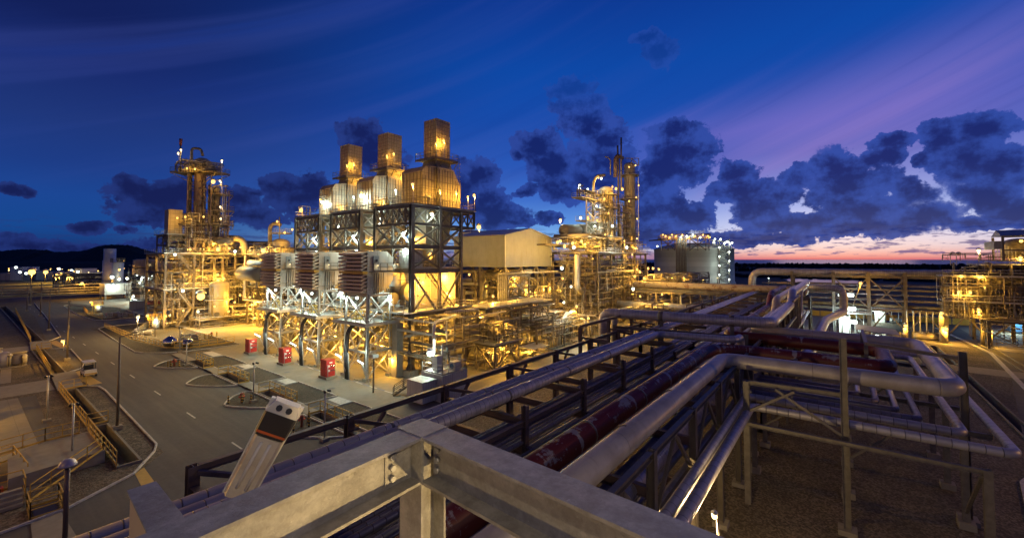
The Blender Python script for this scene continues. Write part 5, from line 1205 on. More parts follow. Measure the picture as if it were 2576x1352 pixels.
for z, px0, px1 in ((30.9, 1451, 1505), (25.4, 1461, 1500), (20.5, 1470, 1510)):
    a, b = at(px0, 652, y=50), at(px1, 652, y=50); M().box((a[0], 48.6, z), (b[0], 51.4, z+.12)).build('platform', 'steel', pl)
    M().rail([(a[0], 51.4, z+.1), (a[0], 48.6, z+.1), (b[0], 48.6, z+.1)], 1.1, .06).build('railing', 'galv', pl)
a, b = at(1466, 652, y=50), at(1500, 652, y=50); m = M()
for x in (a[0], b[0]): m.bar((x, 49, 17.7), (x, 49, 31), .25)
for z in (18, 21.5, 25, 28.4): m.bar((a[0], 49, z), (b[0], 49, z+3.2), .16); m.bar((b[0], 49, z), (a[0], 49, z+3.2), .16)
m.each('brace', 'galv', pl)
jumble(12, ((a[0]-2, b[0]), (48.8, 51), (31.1, 34)), (.1, .25), JY, 'short pipe on the top platform of the wing frame', 'pipes on the wing frame', 53, vert=.5)
lamps(pl, [PD(1458, 467, 112), PD(1460, 548, 110), PD(1457, 473, 112)], WHT, 330, .33); lamps(pl, [PD(1496, 568, 110), PD(1500, 519, 110), PD(1512, 449, 112), PD(1478, 476, 112)], WHT, 260, .25)
lamps(pl, [PD(1478, 549, 108)], SOD, 800, .38)
t = thing('deck_lamp', 'lone pinkish lamp on a thin post left of the wing frame', 'lamp'); lamp(t, PD(1409, 554, 105), 300, WRM, .34, 3)
for z in (21.4, 25.2, 29.0, 32.6):
    mx, my = (c1[0]+c2[0])/2, (c1[1]+c2[1])/2; M().box((mx-2.6, my-2.4, z-.15), (mx+2.6, my-1.2, z)).build('link_platform', 'steel', v1); M().rail([(mx-2.6, my-2.4, z), (mx+2.6, my-2.4, z)], 1.1, .07, 1.2).build('railing', 'steel', v1)
    M().box((c1[0]-5.2, c1[1]-1.6, z-1.7), (c1[0]-1.4, c1[1]+.6, z-1.55)).build('side_platform', 'steel', v1); M().rail([(c1[0]-5.2, c1[1]+.6, z-1.55), (c1[0]-5.2, c1[1]-1.6, z-1.55), (c1[0]-1.4, c1[1]-1.6, z-1.55)], 1.1, .07, 1.2).build('railing', 'steel', v1)
rg = random.Random(41)
for k in range(16):
    x = c1[0]+rg.uniform(-5.2, 8.5); y = c1[1]+rg.uniform(-2.8, -1.9); a, b = rg.uniform(17.7, 21), rg.uniform(25, 34)
    M().tube([(x, y, a), (x, y, b), (x+rg.choice((-1.3, 1.3)), y, b)], rg.uniform(.08, .22), 8, .4).build('riser_pipe', rg.choice(('steel', 'pipe_y', 'vessel')), v1)
m = M()
for x in (c1[0]-5.1, c1[0]-1.5, c2[0]+2.6):
    for y in (c1[1]-1.5,): m.bar((x, y, 17.7), (x, y, 33 if x < c2[0] else 41), .22)
for k in range(5): z = 17.8+k*3.2; m.bar((c1[0]-5.1, c1[1]-1.5, z), (c1[0]-1.5, c1[1]-1.5, z+3.2), .14).bar((c1[0]-1.5, c1[1]-1.5, z), (c1[0]-5.1, c1[1]-1.5, z+3.2), .14)
m.each('lattice_bar', 'steel', v1)
lamps(v1, [PD(1565, 476, 108), PD(1549, 475, 108), PD(1502, 555, 110)], SOD, 650, .3); lamps(v1, [PD(1520, 500, 108), PD(1530, 536, 108), PD(1505, 447, 109), PD(1540, 470, 109), PD(1522, 590, 108), PD(1500, 610, 108)], SOD, 420, .2)
lamps(v2, [PD(p, q, 110) for p, q in ((1582, 420), (1598, 416), (1600, 496), (1582, 506), (1602, 600), (1570, 606), (1602, 550), (1590, 640), (1606, 466))], SOD, 330, .18)
lamps(tD, [at(p, q, y=46.5) for p, q in ((1409, 606), (1402, 609), (1462, 606), (1537, 594), (1505, 610), (1568, 632), (1480, 612), (1440, 612), (1420, 620), (1600, 622), (1522, 622))], SOD, 1000, .28)
lamps(tD, [PD(1540, 568, 105), PD(1576, 622, 104)], WHT, 700, .3); lamps(tD, [at(1413, 674, y=43.5), at(1443, 622, y=43.4)], WHT, 600, .3)
lamps(tD, [at(p, q, y=50) for p, q in ((1500, 690), (1530, 760), (1580, 720), (1595, 690), (1555, 790), (1470, 800), (1440, 780), (1530, 700), (1600, 745), (1570, 640), (1490, 650), (1460, 655))], SOD, 700, .2)
# valve manifold beyond, over the rusty cross pipe
tM = module('manifold_rack', 'yellow-lit valve manifold on a low rack between the right module and the round tank', 'manifold', [112, 119, 126, 133, 140], [34, 40], [5, 8.6], 'steel', None, .35, True, (8.6,), (8.6,), seed=19)
jumble(44, ((110, 142), (32, 42), (8.8, 12.2)), (.1, .3), JY, 'pipe of the yellow-lit valve manifold before the round tank', 'pipes of the manifold before the tank', 54, vert=.55)
jumble(26, ((92, 140), (24, 40), (.5, 8)), (.1, .3), JY, 'pipe in the dim lit space below the rusty cross pipe', 'pipes below the rusty cross pipe', 55)
lamps(tM, [PD(p, q, 112) for p, q in ((1602, 677), (1609, 684), (1630, 675), (1642, 675), (1596, 695), (1657, 677), (1620, 700), (1690, 700), (1720, 698))], SOD, 700, .26)
lamps(tM, [PD(p, q, 100) for p, q in ((1592, 730), (1610, 745), (1640, 770), (1600, 790), (1665, 740))], SOD, 900, .2); lamps(tM, [PD(1592, 726, 96)], WHT, 500, .3)
t = thing('pole_lamp', 'single orange lamp on a post in front of the round tank wall', 'lamp'); lamp(t, PD(1766, 703, 150), 900, SOD, .5, 2.5)
# cross rack with rusty pipe along y
tX = module('cross_pipe_rack', 'rusty-pipe cross rack spanning behind the main rack from the right module', 'pipe rack', [104.5, 110.5], [5, 14, 23, 32, 41], [4.4, 8.3], 'steel', None, .4, True, (), (), seed=21)
pipe('wide white pipe with rust patches crossing behind the main rack', [(106.5, 42, 9.6), (106.5, 7.5, 9.6), (104.5, 5.8, 9.6), (92, 5.8, 10.0)], .85, 'pipe_rust', n=20, bend=2.0)
pipe('thinner beige pipe just under the wide rust-patched one', [(105.6, 42, 8.3), (105.6, 7.5, 8.3)], .45, 'pipe_y')
pipe('banded pipe low behind the main rack, lit yellow', [(100, 44, 5.2), (100, 16, 5.2)], .7, 'jacket_s', n=16)
pipe('banded elbow pipe dropping at the far right corner of the main rack', [(108, 6, 10.2), (108, -.5, 10.2), (108, -.5, 5.6), (92, 2.2, 5.4), (53.5, 3.2, 5.4), (53.5, 3.2, .1)], .7, 'jacket_s', n=16, bend=1.8)
for k in range(4):
    x = 74+k*6.5; pipe('bright-edged pipe rising and stepping up at the far end of the main rack', [(x, 5.2+k*.5, 7.0), (x+9, 5.2+k*.5, 7.0), (x+12, 5.2+k*.4, 10.8), (104, 5.2+k*.4, 10.8)], .3+.05*k, 'pipe_w', group='stepped pipes at the far end of the main rack', bend=1.2)
# ================================================================ ROUND TANK
tc_ = (307, 79.5); TR = 25.2
t = thing('storage_tank', 'huge grey round tank with a crowded railed roof frame and a lit stair tower', 'tank')
M().lathe((tc_[0], tc_[1], 0), [(TR+.6, -.2), (TR+.6, 1.2), (TR, 1.3), (TR, 22.6), (TR+.35, 22.7), (TR+.35, 23.2), (TR-.2, 23.25), (TR*.82, 25.0), (TR*.55, 26.4), (TR*.25, 27.1), (.2, 27.3)], 72).build('shell', 'tank', t)
th0 = math.atan2(-tc_[1], -tc_[0])
m = M()
for k in range(16):
    a = th0 + (k-8)*.16; m.box((tc_[0]+(TR+.05)*math.cos(a)-.2, tc_[1]+(TR+.05)*math.sin(a)-.2, 1.3), (tc_[0]+(TR+.05)*math.cos(a)+.2, tc_[1]+(TR+.05)*math.sin(a)+.2, 22.6))

def TP(px, py): return at(px, py, d=264)
m = M()
for px in (1663, 1680, 1697, 1716, 1735, 1755, 1775, 1783): m.bar(TP(px, 630), TP(px, 590), .45)
for a, b in (((1655, 600), (1785, 590)), ((1662, 612), (1783, 612)), ((1663, 628), (1697, 600)), ((1697, 628), (1663, 600)), ((1735, 628), (1775, 600)), ((1775, 628), (1735, 600)), ((1660, 590), (1785, 588))): m.bar(TP(*a), TP(*b), .5)
m.each('roof_frame', 'steel_dk', t)
a, b = TP(1655, 601), TP(1787, 595); M().loft([(a[0], a[1], a[2]-.7), (b[0], b[1], b[2]-.7), (b[0]+9, b[1]+9, b[2]-.7), (a[0]+9, a[1]+9, a[2]-.7)], [a, b, (b[0]+9, b[1]+9, b[2]), (a[0]+9, a[1]+9, a[2])]).build('roof_deck', 'steel', t)
M().rail([TP(1655, 600), TP(1787, 594)], 1.8, .2, 3).rail([TP(1690, 588), TP(1770, 586)], 1.6, .2, 3).build('railing', 'steel', t)
for k in range(7): M().tube([TP(1701+k*4, 598), TP(1701+k*4, 705)], .42, 8).build('down_pipe', 'steel', t)
m = M()
for px in (1809, 1834): m.bar(TP(px, 600), TP(px, 712), .5)
for k in range(8): y0 = 606+k*13.5; m.bar(TP(1809, y0), TP(1834, y0), .35); m.bar(TP(1809, y0), TP(1834, y0+13.5), .35) if k % 2 else m.bar(TP(1834, y0), TP(1809, y0+13.5), .35)
m.each('stair_tower', 'steel', t)
m = M()
for k in range(9): p = TP(1792+k*6, 606+k*1.2); m.bar(p, (p[0], p[1], p[2]-2.6), .35)
m.bar(TP(1788, 603), TP(1842, 612), .4); m.each('edge_rail', 'steel', t)
for k in range(9):
    px, py = (1809 if k % 2 else 1834), 610+k*11.5; lamp(t, at(px, py, d=263), 300, WHT, .42)
for px, py in ((1653, 619), (1798, 601), (1795, 609), (1812, 601), (1829, 607), (1841, 610), (1836, 613), (1822, 611)): lamp(t, at(px, py, d=263), 300, WHT, .5)
for k, px in enumerate((1667, 1674, 1684, 1690, 1700, 1712, 1716, 1727, 1732, 1742, 1748, 1761, 1768, 1780, 1785)): lamp(t, at(px, 590+(k % 3)*3, d=263), 380, WHT if 3 < k < 12 and k % 2 else SOD, .42)
for k, (x, y) in enumerate(((232, 96), (240, 74), (248, 52), (262, 30))):
    g = thing('tank_floodlight', 'floodlight mast on the ground washing the round tank wall', 'light mast', 'floodlight masts before the round tank'); M().tube([(x, y, 0), (x, y, 6)], .2, 6).build('pole', 'steel', g); lamp(g, (x+.4, y, 6), 4200, (WRM if k < 3 else WHT), .3)
# ================================================================ RIGHT LONG RACK
tr = thing('long_pipe_rack', 'long open pipe rack closing the view on the right under a fat ribbed pipe', 'pipe rack')
for i, y in enumerate((9, 1.2, -4.9, -10.8, -16.7, -22.4, -30)):
    for x in (121, 125): M().vbeam(x, y, .3, 13.2, .6, .05, 'x').build('column', 'steel', tr)
    m = M()
    for z in (11.2, 9.9, 8.0, 6.7, 5.4): m.ibeam((120.6, y, z-.2), (125.4, y, z-.2), .3, .4, .05)
    m.each('cross_beam', 'steel', tr)
for y0, y1 in zip((9, 1.2, -4.9, -10.8, -16.7, -22.4), (1.2, -4.9, -10.8, -16.7, -22.4, -30)):
    m = M(); m.ibeam((121, y0, 12.2), (121, y1, 12.2), .3, .5, .05); m.ibeam((121, y0, 9.5), (121, y1, 9.5), .3, .4, .05); m.ibeam((121, y0, 5.2), (121, y1, 5.2), .35, .6, .05); m.each('side_beam', 'steel', tr)
    if y0 in (-4.9, 1.2): m = M(); m.bar((121, y0, 5.4), (121, y1, 12), .25).bar((121, y1, 5.4), (121, y0, 12), .25); m.each('brace', 'steel', tr)
    m = M(); m.bar((121, y0, .6), (121, (y0+y1)/2, 5.0), .25).bar((121, y1, .6), (121, (y0+y1)/2, 5.0), .25); m.each('brace', 'steel', tr) if y0 < 2 else None
pipe('fat ribbed pipe on top of the long right rack, hooked down at its left end', [(122.5, 17.6, 4.4), (122.5, 17.6, 13.0), (122.5, -24, 13.0)], .85, 'jacket_s', n=20, bend=2.4)
rg = random.Random(5)
for k in range(22):
    z = rg.choice((5.6, 6.9, 8.2, 10.1, 10.1)); r = rg.uniform(.12, .42); x = rg.uniform(121.4, 124.8)
    pipe('straight pipe stacked on a shelf of the long right rack', [(x, rg.uniform(8, 16), z+r), (x, -40, z+r)], r, rg.choice(('pipe_d', 'pipe_y', 'pipe_y', 'pipe_rust', 'steel', 'jacket_d')), group='pipes on the shelves of the long right rack', n=9)
t = thing('pole_lamp', 'yellow lamp on a post seen through the first bays of the long right rack', 'lamp'); M().tube([(118, -.2, 0), at(2164, 716, x=118)], .1, 6).build('post', 'steel', t); lamp(t, at(2164, 712, x=117.6), 600, SOD, .28)
# transformer / compressor skids lit white behind the loops
def white_skid(label, px, py, w, d, h, lampz, name='equipment_skid'):
    g_ = at(px, py, z=.02); t = thing(name, label, 'equipment skid'); x, y = g_[0], g_[1]
    M().box((x, y-w, .02), (x+d, y, .3)).build('base', 'conc_p', t)
    for dx in (.1, d-.1):
        for dy in (.1, w-.1): M().bar((x+dx, y-dy, .3), (x+dx, y-dy, h), .16).build('post', 'galv', t)
    M().box((x+.5, y-w*.45, .3), (x+d*.8, y-w*.15, h*.62)).build('cabinet', 'white', t); M().tube([(x+1, y-w*.55, 1.0), (x+1, y-w*.9, 1.0)], .6, 12).build('motor', 'galv', t)
    M().box((x, y-w, h*.72), (x+d, y, h*.74)).rail([(x, y, h*.74), (x, y-w, h*.74)], 1, .06, 1.).build('gallery', 'galv', t)
    for k in range(5): M().tube([(x+.3, y-.4-k*w/5.5, .3), (x+.3, y-.4-k*w/5.5, h*.7)], .08, 6).build('pipe', 'galv', t)
    for q in lampz: p = at(*q, x=x-.6); M().bar((p[0]-.4, p[1]+1.4, p[2]+.4), (p[0]-.4, p[1]-1.4, p[2]+.4), .5, .15).build('light_bar', 'galv', t); M().bar((p[0]-.4, p[1]+1.3, p[2]), (p[0]-.4, p[1]-1.3, p[2]), .4, .55).build('bulb', 'b_wht', t.children[-1]); point((p[0]-1.0, p[1], p[2]-.6), 900, (.75, 1.0, .95), t, .3)
white_skid('blazing white-lit equipment skid behind the pipe loops, with three bar lamps stacked', 2096, 838, 6.5, 5, 6.2, ((2127, 741), (2132, 775), (2135, 808)))
white_skid('smaller greenish-lit equipment skid right of the blazing white one', 2187, 812, 7, 6, 4.6, ((2200, 779),))
t = thing('open_shelter', 'long low sloping shelter roof with a lamp beneath, right of the white-lit skids', 'shelter')
a = at(2150, 822, z=3.6); b = at(2270, 852, z=3.0); M().loft([(a[0]-3, a[1], 3.5), (a[0]-3, b[1], 3.0), (a[0]+5, b[1], 3.0), (a[0]+5, a[1], 3.5)], [(a[0]-3, a[1], 3.62), (a[0]-3, b[1], 3.12), (a[0]+5, b[1], 3.12), (a[0]+5, a[1], 3.62)]).build('roof', 'roofm', t)
for x in (a[0]-2.8, a[0]+4.8):
    for y in (a[1]-.3, b[1]+.3): M().bar((x, y, .02), (x, y, 3.0), .12).build('post', 'galv', t)
lamp(t, (a[0]-2, (a[1]+b[1])/2, 2.6), 420, WHT, .26)
for k in range(6):
    y = -10.6-k*.95; pipe('hooked vent riser standing in a row before the long right rack', [(117.5, y, .1), (117.5, y, 5.6), (118.6, y-.3, 5.6)], .12, 'galv', group='row of hooked vent risers', n=8, bend=.4)
skid('valve manifold at the foot of the hooked vent risers', 116.2, -16.6, 2.6, 6.6, 1.9, 71); skid('low valve skid on the yellow-lit slab before the long rack', 113.8, -10.4, 2.2, 5, 1.6, 72)
for lab, px, py, w_ in (('bright orange lamp on a thick concrete post, right of the vent risers', 2378, 826, 1100), ('orange lamp low beside the left end of the vent risers', 2277, 818, 700), ('orange lamp on the pale post behind the vent risers', 2368, 787, 700), ('orange lamp on a white column near the right drain', 2490, 832, 900)):
    t = thing('post_lamp', lab, 'lamp'); p = at(px, py, x=115.5); M().tube([(115.5+.5, p[1], .02), (115.5+.5, p[1], p[2]-.5)], .38, 10).build('post', 'conc_p', t); lamp(t, (p[0]-.3, p[1], p[2]), w_, SOD, .3)
# ================================================================ RIGHT PLANT at the frame edge
tR = module('process_module', 'dim steel process module at the right edge with a yellow-lit bay and railed decks', 'process module', [112, 116.5, 123], [-45, -39, -32, -26, -20.8], [5.2, 8.4, 11.4, 15.0], 'steel', None, .5, True, (5.2, 8.4, 15.0), (8.4, 15.0), seed=23)
M().box((111.4, -60, 15.6), (124, -24.5, 15.8)).rail([(111.4, -24.5, 15.8), (111.4, -60, 15.8)], 1.1, .07).build('deck', 'steel', tR)
rg = random.Random(91)
for k in range(22):
    z = rg.choice((5.4, 8.6, 11.6, 12.4)); r = rg.uniform(.12, .5); x = rg.uniform(111.6, 117)
    pipe('straight pipe in the dim storeys of the right edge module', [(x, -21.5, z+r), (x, -58, z+r)], r, rg.choice(('pipe_y', 'steel', 'vessel', 'pipe_rust')), group='pipes in the storeys of the right edge module', n=9)
jumble(40, ((110.5, 116), (-24.5, -15), (8.6, 11.2)), (.05, .16), JY, 'thin bright yellow-lit pipe in the lit bay of the right edge module', 'pipes in the lit bay at the right edge', 61, vert=.6)
jumble(30, ((110.5, 114), (-24.5, -16), (5.6, 8.2)), (.05, .16), JY, 'thin bright yellow-lit pipe in the lit bay of the right edge module', 'pipes in the lit bay at the right edge', 62, vert=.6)
jumble(24, ((111, 116), (-34, -16), (13.2, 15.4)), (.06, .2), JY, 'pipe on the upper deck of the right edge module', 'pipes on the upper right edge deck', 63, vert=.6)
M().box((110.4, -25, 8.35), (117, -15, 8.45)).rail([(110.5, -15, 8.45), (110.5, -25, 8.45)], 1.1, .06).build('bay_deck', 'galv', tR); M().box((110.4, -25, 12.9), (117, -15, 13.0)).rail([(110.5, -15, 13.0), (110.5, -25, 13.0)], 1.1, .06).build('bay_deck', 'galv', tR)
lamps(tR, [at(p, q, x=110.0) for p, q in ((2418, 694), (2466, 695), (2411, 734), (2461, 778), (2440, 735), (2462, 790))], SOD, 420, .2)
tq = vessel('domed_vessel', 'dome-topped lit vessel on the upper deck at the right edge, under a small roof frame', at(2560, 620, d=78), 2.2, 16.2, 18.6, 'vessel', (), seed=11, pipes=2)
p = at(2556, 620, d=75); m = M()
for dx, dy in ((-3, 2.2), (-3, -3), (3, 2.2), (3, -3)): m.bar((p[0]+dx, p[1]+dy, 15.8), (p[0]+dx, p[1]+dy, 20.0), .3)
for z in (17.6, 19.9): m.bar((p[0]-3, p[1]+2.2, z), (p[0]-3, p[1]-5, z), .22)
m.each('roof_post', 'steel', tq); M().xzprism([(p[0]-3.2, 20.1), (p[0], 21.2), (p[0]+3.2, 20.1)], p[1]-5, p[1]+2.4).build('roof', 'roofm', tq)
M().box((p[0]-3.2, p[1]+2.3, 17.8), (p[0]+3, p[1]+3.3, 19.2)).build('side_box', 'sheet', tq); lamps(tq, [at(2568, 606, d=73), at(2566, 680-32, d=73)], SOD, 260, .24)
m = M()
for k in range(7): a = at(2500+k*9, 640, d=76); m.bar((a[0], a[1], 15.9), (a[0], a[1], 18.6-abs(k-3)*.3), .08)
m.each('scaffold_pole', 'galv', tq)
t = thing('twin_lamp_posts', 'pair of unlit hooded lamp posts on the left end of the upper right edge deck', 'lamp'); 
for px in (2390, 2405): a = at(px, 652, d=78); M().bar((a[0], a[1], 14.9), (a[0], a[1], 17.2), .1).build('post', 'galv', t); M().lathe((a[0], a[1]-.3, 17.1), [(.45, 0), (.3, .2), (.1, .3)], 8).build('hood', 'galv', t)
t = thing('deck_lamp', 'bright pale lamp on a post over the upper right edge deck, against the sunset', 'lamp'); lamp(t, at(2461, 630, d=80), 200, WRM, .26, 2.4)
t = thing('white_lit_room', 'blue-white lit open room under the right edge module', 'equipment room'); g_ = at(2545, 838, z=.02)
M().box((g_[0], g_[1]-6, .3), (g_[0]+5, g_[1], 3.4)).build('body', 'blue', t); M().box((g_[0]-1.5, g_[1]-8, 3.5), (g_[0]+6, g_[1]+1, 3.7)).build('roof', 'white', t); lamp(t, (g_[0]-1.2, g_[1]+.6, 3.0), 900, WHT, .34); point((g_[0]-1.0, g_[1]-3, 2.8), 700, (.5, .8, 1.0), t, .3)
t = thing('scaffold_stair', 'dark sloping stair in front of the white-lit room at the right edge', 'stair'); M().stair(at(2475, 830, x=107), at(2560, 868, x=103), 1.2, (1, 0, 0)).build('flight', 'steel', t)
for k in range(14):
    y = 18-k*3.3; t = tag(M().box((150, y, .02), (150.2, y+3.1, 1.5)).build('boundary_fence', 'yellow'), 'yellowish fence panel far behind the long right rack', 'fence panel', 'fence panels behind the long right rack')
# ================================================================ LEFT: far train, silo, bridge, background lights
t0_ = dup(units['filter_house'][0], (6.5, 140, -1.0), 'far louvred filter house lit white from below, beside the pale cylinder tower')
dup(units['filter_frame'][0], (6.5, 140, -1.0), 'far grey frame with many white lamps under the distant louvred filter house')
dup(units['filter_house'][0], (6.5, 146.4, -1.0), 'second far louvred filter house hidden mostly behind the distant first one')
tK = module('process_module', 'far lit module behind the distant louvred filter house', 'process module', [42, 48, 56, 64], [188, 200], [5, 10, 14.5], 'steel', None, .4, True, (10,), (10,), seed=31)
M().box((42, 187.6, 10.4), (54, 196, 15.4)).build('cladding', 'wallp', tK)
lamps(tK, [at(p, q, d=160) for p, q in ((320, 700), (345, 690), (352, 712), (300, 702), (335, 745), (372, 700))], WHT, 900, .4); lamps(tK, [at(p, q, d=158) for p, q in ((352, 772), (300, 678), (380, 720), (365, 745), (365, 790))], SOD, 1300, .35)
t = thing('cylinder_tower', 'pale stepped cylinder tower standing against the dark hill at left', 'tower'); c = at(276, 652, d=190)
M().lathe((c[0], c[1], 0), [(2.35, 0), (2.35, 15.6), (2.1, 15.7), (2.1, 20.6), (2.0, 20.8)], 28).build('shell', 'vessel_g', t)
t = thing('cylinder_tower', 'shorter pale cylinder tower with a railed head, right behind the stepped one', 'tower'); c = at(297, 652, d=180)
M().lathe((c[0], c[1], 0), [(1.9, 0), (1.9, 14.6), (1.6, 14.8)], 24).build('shell', 'vessel_g', t); M().rail([(c[0]-2, c[1]-2, 14.8), (c[0]+2, c[1]-2, 14.8), (c[0]+2, c[1]+2, 14.8), (c[0]-2, c[1]+2, 14.8)], 1.6, .2, 2, True).build('railing', 'steel', t)
t = thing('corrugated_cabin', 'far corrugated cabin on legs, lit blue-white at the foot of the cylinder tower', 'cabin'); g_ = at(268, 753, z=0)
M().box((g_[0]-1, g_[1]-2, 2.0), (g_[0]+7, g_[1]+8, 6.4)).build('body', 'sheet_w', t)
for dx, dy in ((-.6, -1.6), (6.6, -1.6), (-.6, 7.6)): M().bar((g_[0]+dx, g_[1]+dy, 0), (g_[0]+dx, g_[1]+dy, 2), .5).build('leg', 'conc_p', t)
lamp(t, (g_[0]+1.5, g_[1]-2.8, 5.6), 700, (WHT), .5); lamp(t, (g_[0]+1, g_[1]-2.5, 9.0), 500, WHT, .6)
t = thing('pipe_bridge', 'dark trussed pipe bridge crossing over the far end of the road', 'pipe bridge'); YB = 246
m = M()
for z in (5.9, 1.9): m.bar((-90, YB, z), (62, YB, z), .35, .4); m.bar((-90, YB+5, z), (62, YB+5, z), .35, .4)
m.each('chord', 'steel', t)
m = M()
for k in range(22): x = -90+k*7.2; m.bar((x, YB, 0 if k % 3 == 0 else 1.9), (x, YB, 5.9), .3); m.bar((x, YB, 2), (x+7.2, YB, 5.8), .22) if k % 2 else None
m.each('web_post', 'steel', t)
for k in range(6): pipe('straight pipe lying inside the far pipe bridge', [(-90, YB+1+k*.7, 2.4+(k % 3)*1.0), (62, YB+1+k*.7, 2.4+(k % 3)*1.0)], .3, 'pipe_y', group='pipes in the far pipe bridge', n=8)
lamps(t, [at(p, q, y=YB-1) for p, q in ((206, 712), (258, 714), (303, 708))], SOD, 900, .45)
# background buildings and lamps
rg = random.Random(17)
bt = (('small far block with a bright white roof lamp, at the far left', 25, 55, 672, 702, 'sheet_w'), ('low far shed with greenish light', 58, 75, 682, 698, 'sheet'), ('low far shed with a white gable lamp', 188, 206, 676, 692, 'sheet_w'), ('wide low far shed left of the cylinder tower', 150, 250, 686, 700, 'sheet'), ('pale low far wall strip behind the far left lamps', 0, 24, 688, 700, 'wallp'), ('low far shed between the two brightest lamps', 90, 120, 684, 695, 'sheet'))
for lab, a, b, y0, y1, mt in bt:
    p, q, u = at(a, y1, d=330), at(b, y1, d=330), at(a, y0, d=330)
    o = thing('far_building', lab, 'building'); dx, dy = q[0]-p[0], q[1]-p[1]; L = math.hypot(dx, dy); nx, ny = -dy/L*12, dx/L*12
    M().prism([(p[0], p[1]), (q[0], q[1]), (q[0]+nx, q[1]+ny), (p[0]+nx, p[1]+ny)], 0, u[2]).build('walls', mt, o); M().prism([(p[0]-dx*.02, p[1]-dy*.02), (q[0]+dx*.02, q[1]+dy*.02), (q[0]+nx, q[1]+ny), (p[0]+nx, p[1]+ny)], u[2]+.01, u[2]+.5).build('roof', 'roofm', o)
tB = module('process_module', 'far low plant glowing yellow beyond the pipe bridge', 'process module', [30, 42, 54, 66, 78], [300, 312], [4, 8], 'steel', None, .5, True, (), (), seed=44, bw=.5)
jumble(30, ((26, 82), (296, 312), (.5, 9)), (.2, .5), JY, 'pipe in the far low plant beyond the pipe bridge', 'pipes in the far low plant', 71)
big = (('brightest starry orange lamp at the far left, on a tall pole', 80, 684, 280, 1.7), ('tall orange lamp right of the brightest far left one', 115, 684, 300, 1.2), ('left one of a close pair of far orange lamps', 141, 694, 270, 1.5), ('right one of a close pair of far orange lamps', 150, 690, 285, 1.4), ('bright orange lamp right of the close pair', 176, 692, 275, 1.5), ('small orange lamp just left of the bright one beyond the pair', 169, 696, 290, .7), ('elongated low yellow lamp below the far bright ones', 184, 700, 270, .8))
for lab, px, py, d, r in big:
    t = thing('pole_lamp', lab, 'lamp'); p = at(px, py, d=d); M().tube([(p[0], p[1]+1, 0), (p[0], p[1]+1, p[2]+.5)], .18, 6).build('pole', 'steel', t); lamp(t, p, 9000, SOD, r)
for k in range(46):
    px = rg.uniform(0, 385); py = rg.uniform(676, 706) if k % 3 else rg.uniform(674, 684); d = rg.uniform(300, 520); c = rg.choice((SOD, SOD, WRM, WHT)); p = at(px, py, d=d)
    if p[2] < 1: continue
    t = thing('distant_lamp', 'small distant lamp in the string of lights below the dark hills', 'lamp', 'distant lamps below the hills'); M().tube([(p[0], p[1]+.6, 0), (p[0], p[1]+.6, p[2])], .12, 5).build('pole', 'steel', t); lamp(t, p, 1500, c, rg.uniform(.3, .6), light=(k % 4 == 0))
for px, py, c in ((40, 672, WHT), (50, 684, WHT), (66, 687, WHT), (148, 676, WHT), (196, 683, WHT), (180, 680, WHT), (393, 670, SOD), (312, 655, SOD)):
    t = thing('distant_lamp', 'larger pale distant lamp on a far roof below the dark hills', 'lamp', 'distant roof lamps'); lamp(t, at(px, py, d=320), 1500, c, .8 if c is WHT else .35, light=False)
# ================================================================ ROAD FURNITURE
def lamp_post(label, x, y, h, arm=True, gx=None):
    t = thing('street_lamp', label, 'street lamp', None, (x, y, 0)); M().tube([(0, 0, .35), (0, 0, h)], .13, 10, r2=.075).build('pole', 'steel', t); M().box((-.35, -.35, 0), (.35, .35, .38)).build('base', 'conc_p', t)
    if arm: M().bar((0, 0, h-.05), (1.7, .1, h+.35), .08).build('arm', 'steel', t); M().bar((1.6, .1, h+.34), (2.5, .15, h+.52), .26, .1).build('head', 'steel', t)
    else: M().cbox((0, 0, h), (.3, .3, .18)).build('head', 'steel', t)
    return t
lamp_post('nearest tall unlit street lamp with a bent arm on the left gravel verge', 9.7, 54.4, 8.7)
lamp_post('slim tall street lamp pole on the verge beyond the parked buggy', 11.2, 97.7, 9.3, False); lamp_post('slim street lamp pole, third along the verge', 13.2, 142.0, 9.3, False)
lamp_post('slim street lamp pole, fourth along the verge near the far drain', 15.0, 180.0, 9.3, False); lamp_post('farthest slim street lamp pole along the verge', 16.2, 225.0, 9.3, False); lamp_post('slim pole close to the inner kerb of the far verge', 13.8, 200.0, 8.5, False)
t = thing('dome_camera', 'dark mast with a round purple-grey dome head in the near left corner', 'mast'); M().tube([(4.25, 35.6, 0), (4.25, 35.6, 4.2)], .12, 10).build('pole', 'steel_dk', t); M().lathe((4.25, 35.6, 4.1), [(.42, 0), (.41, .1), (.32, .28), (.15, .39), (.02, .42)], 18).build('dome', 'pipe_s', t)
def cctv(label, x, y, h): 
    t = thing('camera_post', label, 'camera post', None, (x, y, 0)); M().tube([(0, 0, .2), (0, 0, h)], .07, 8).build('pole', 'galv', t); M().box((-.3, -.3, 0), (.3, .3, .25)).build('base', 'conc_p', t)
    for s in (-.16, .16): M().tube([(s, -.12, h), (s*1.5, -.42, h-.06)], .10, 8).build('camera', 'black', t)
    return t
cctv('twin camera post on the second gravel island', 20.8, 52.6, 4.4); cctv('twin camera post on the nearest gravel island behind the white tube light', 20.3, 36.5, 4.4); cctv('twin camera post on the farthest kerbed gravel island', 21.6, 78.6, 3.6)
cctv('twin camera post on the left gravel between pad and drain', 5.9, 62.5, 4.5); cctv('short camera post on the raised slab by the left drain', 6.0, 48.4, 4.6); cctv('camera post by the fence of the right far plot', 24, 90.9, 4.2)
def rail_thing(label, pts, group=None, closed=False, mt='yellow', z=.17, name='handrail'):
    return tag(M().rail([(p[0], p[1], z) for p in pts], 1.1, .06, 1.3, closed).build(name, mt), label, 'handrail', group)
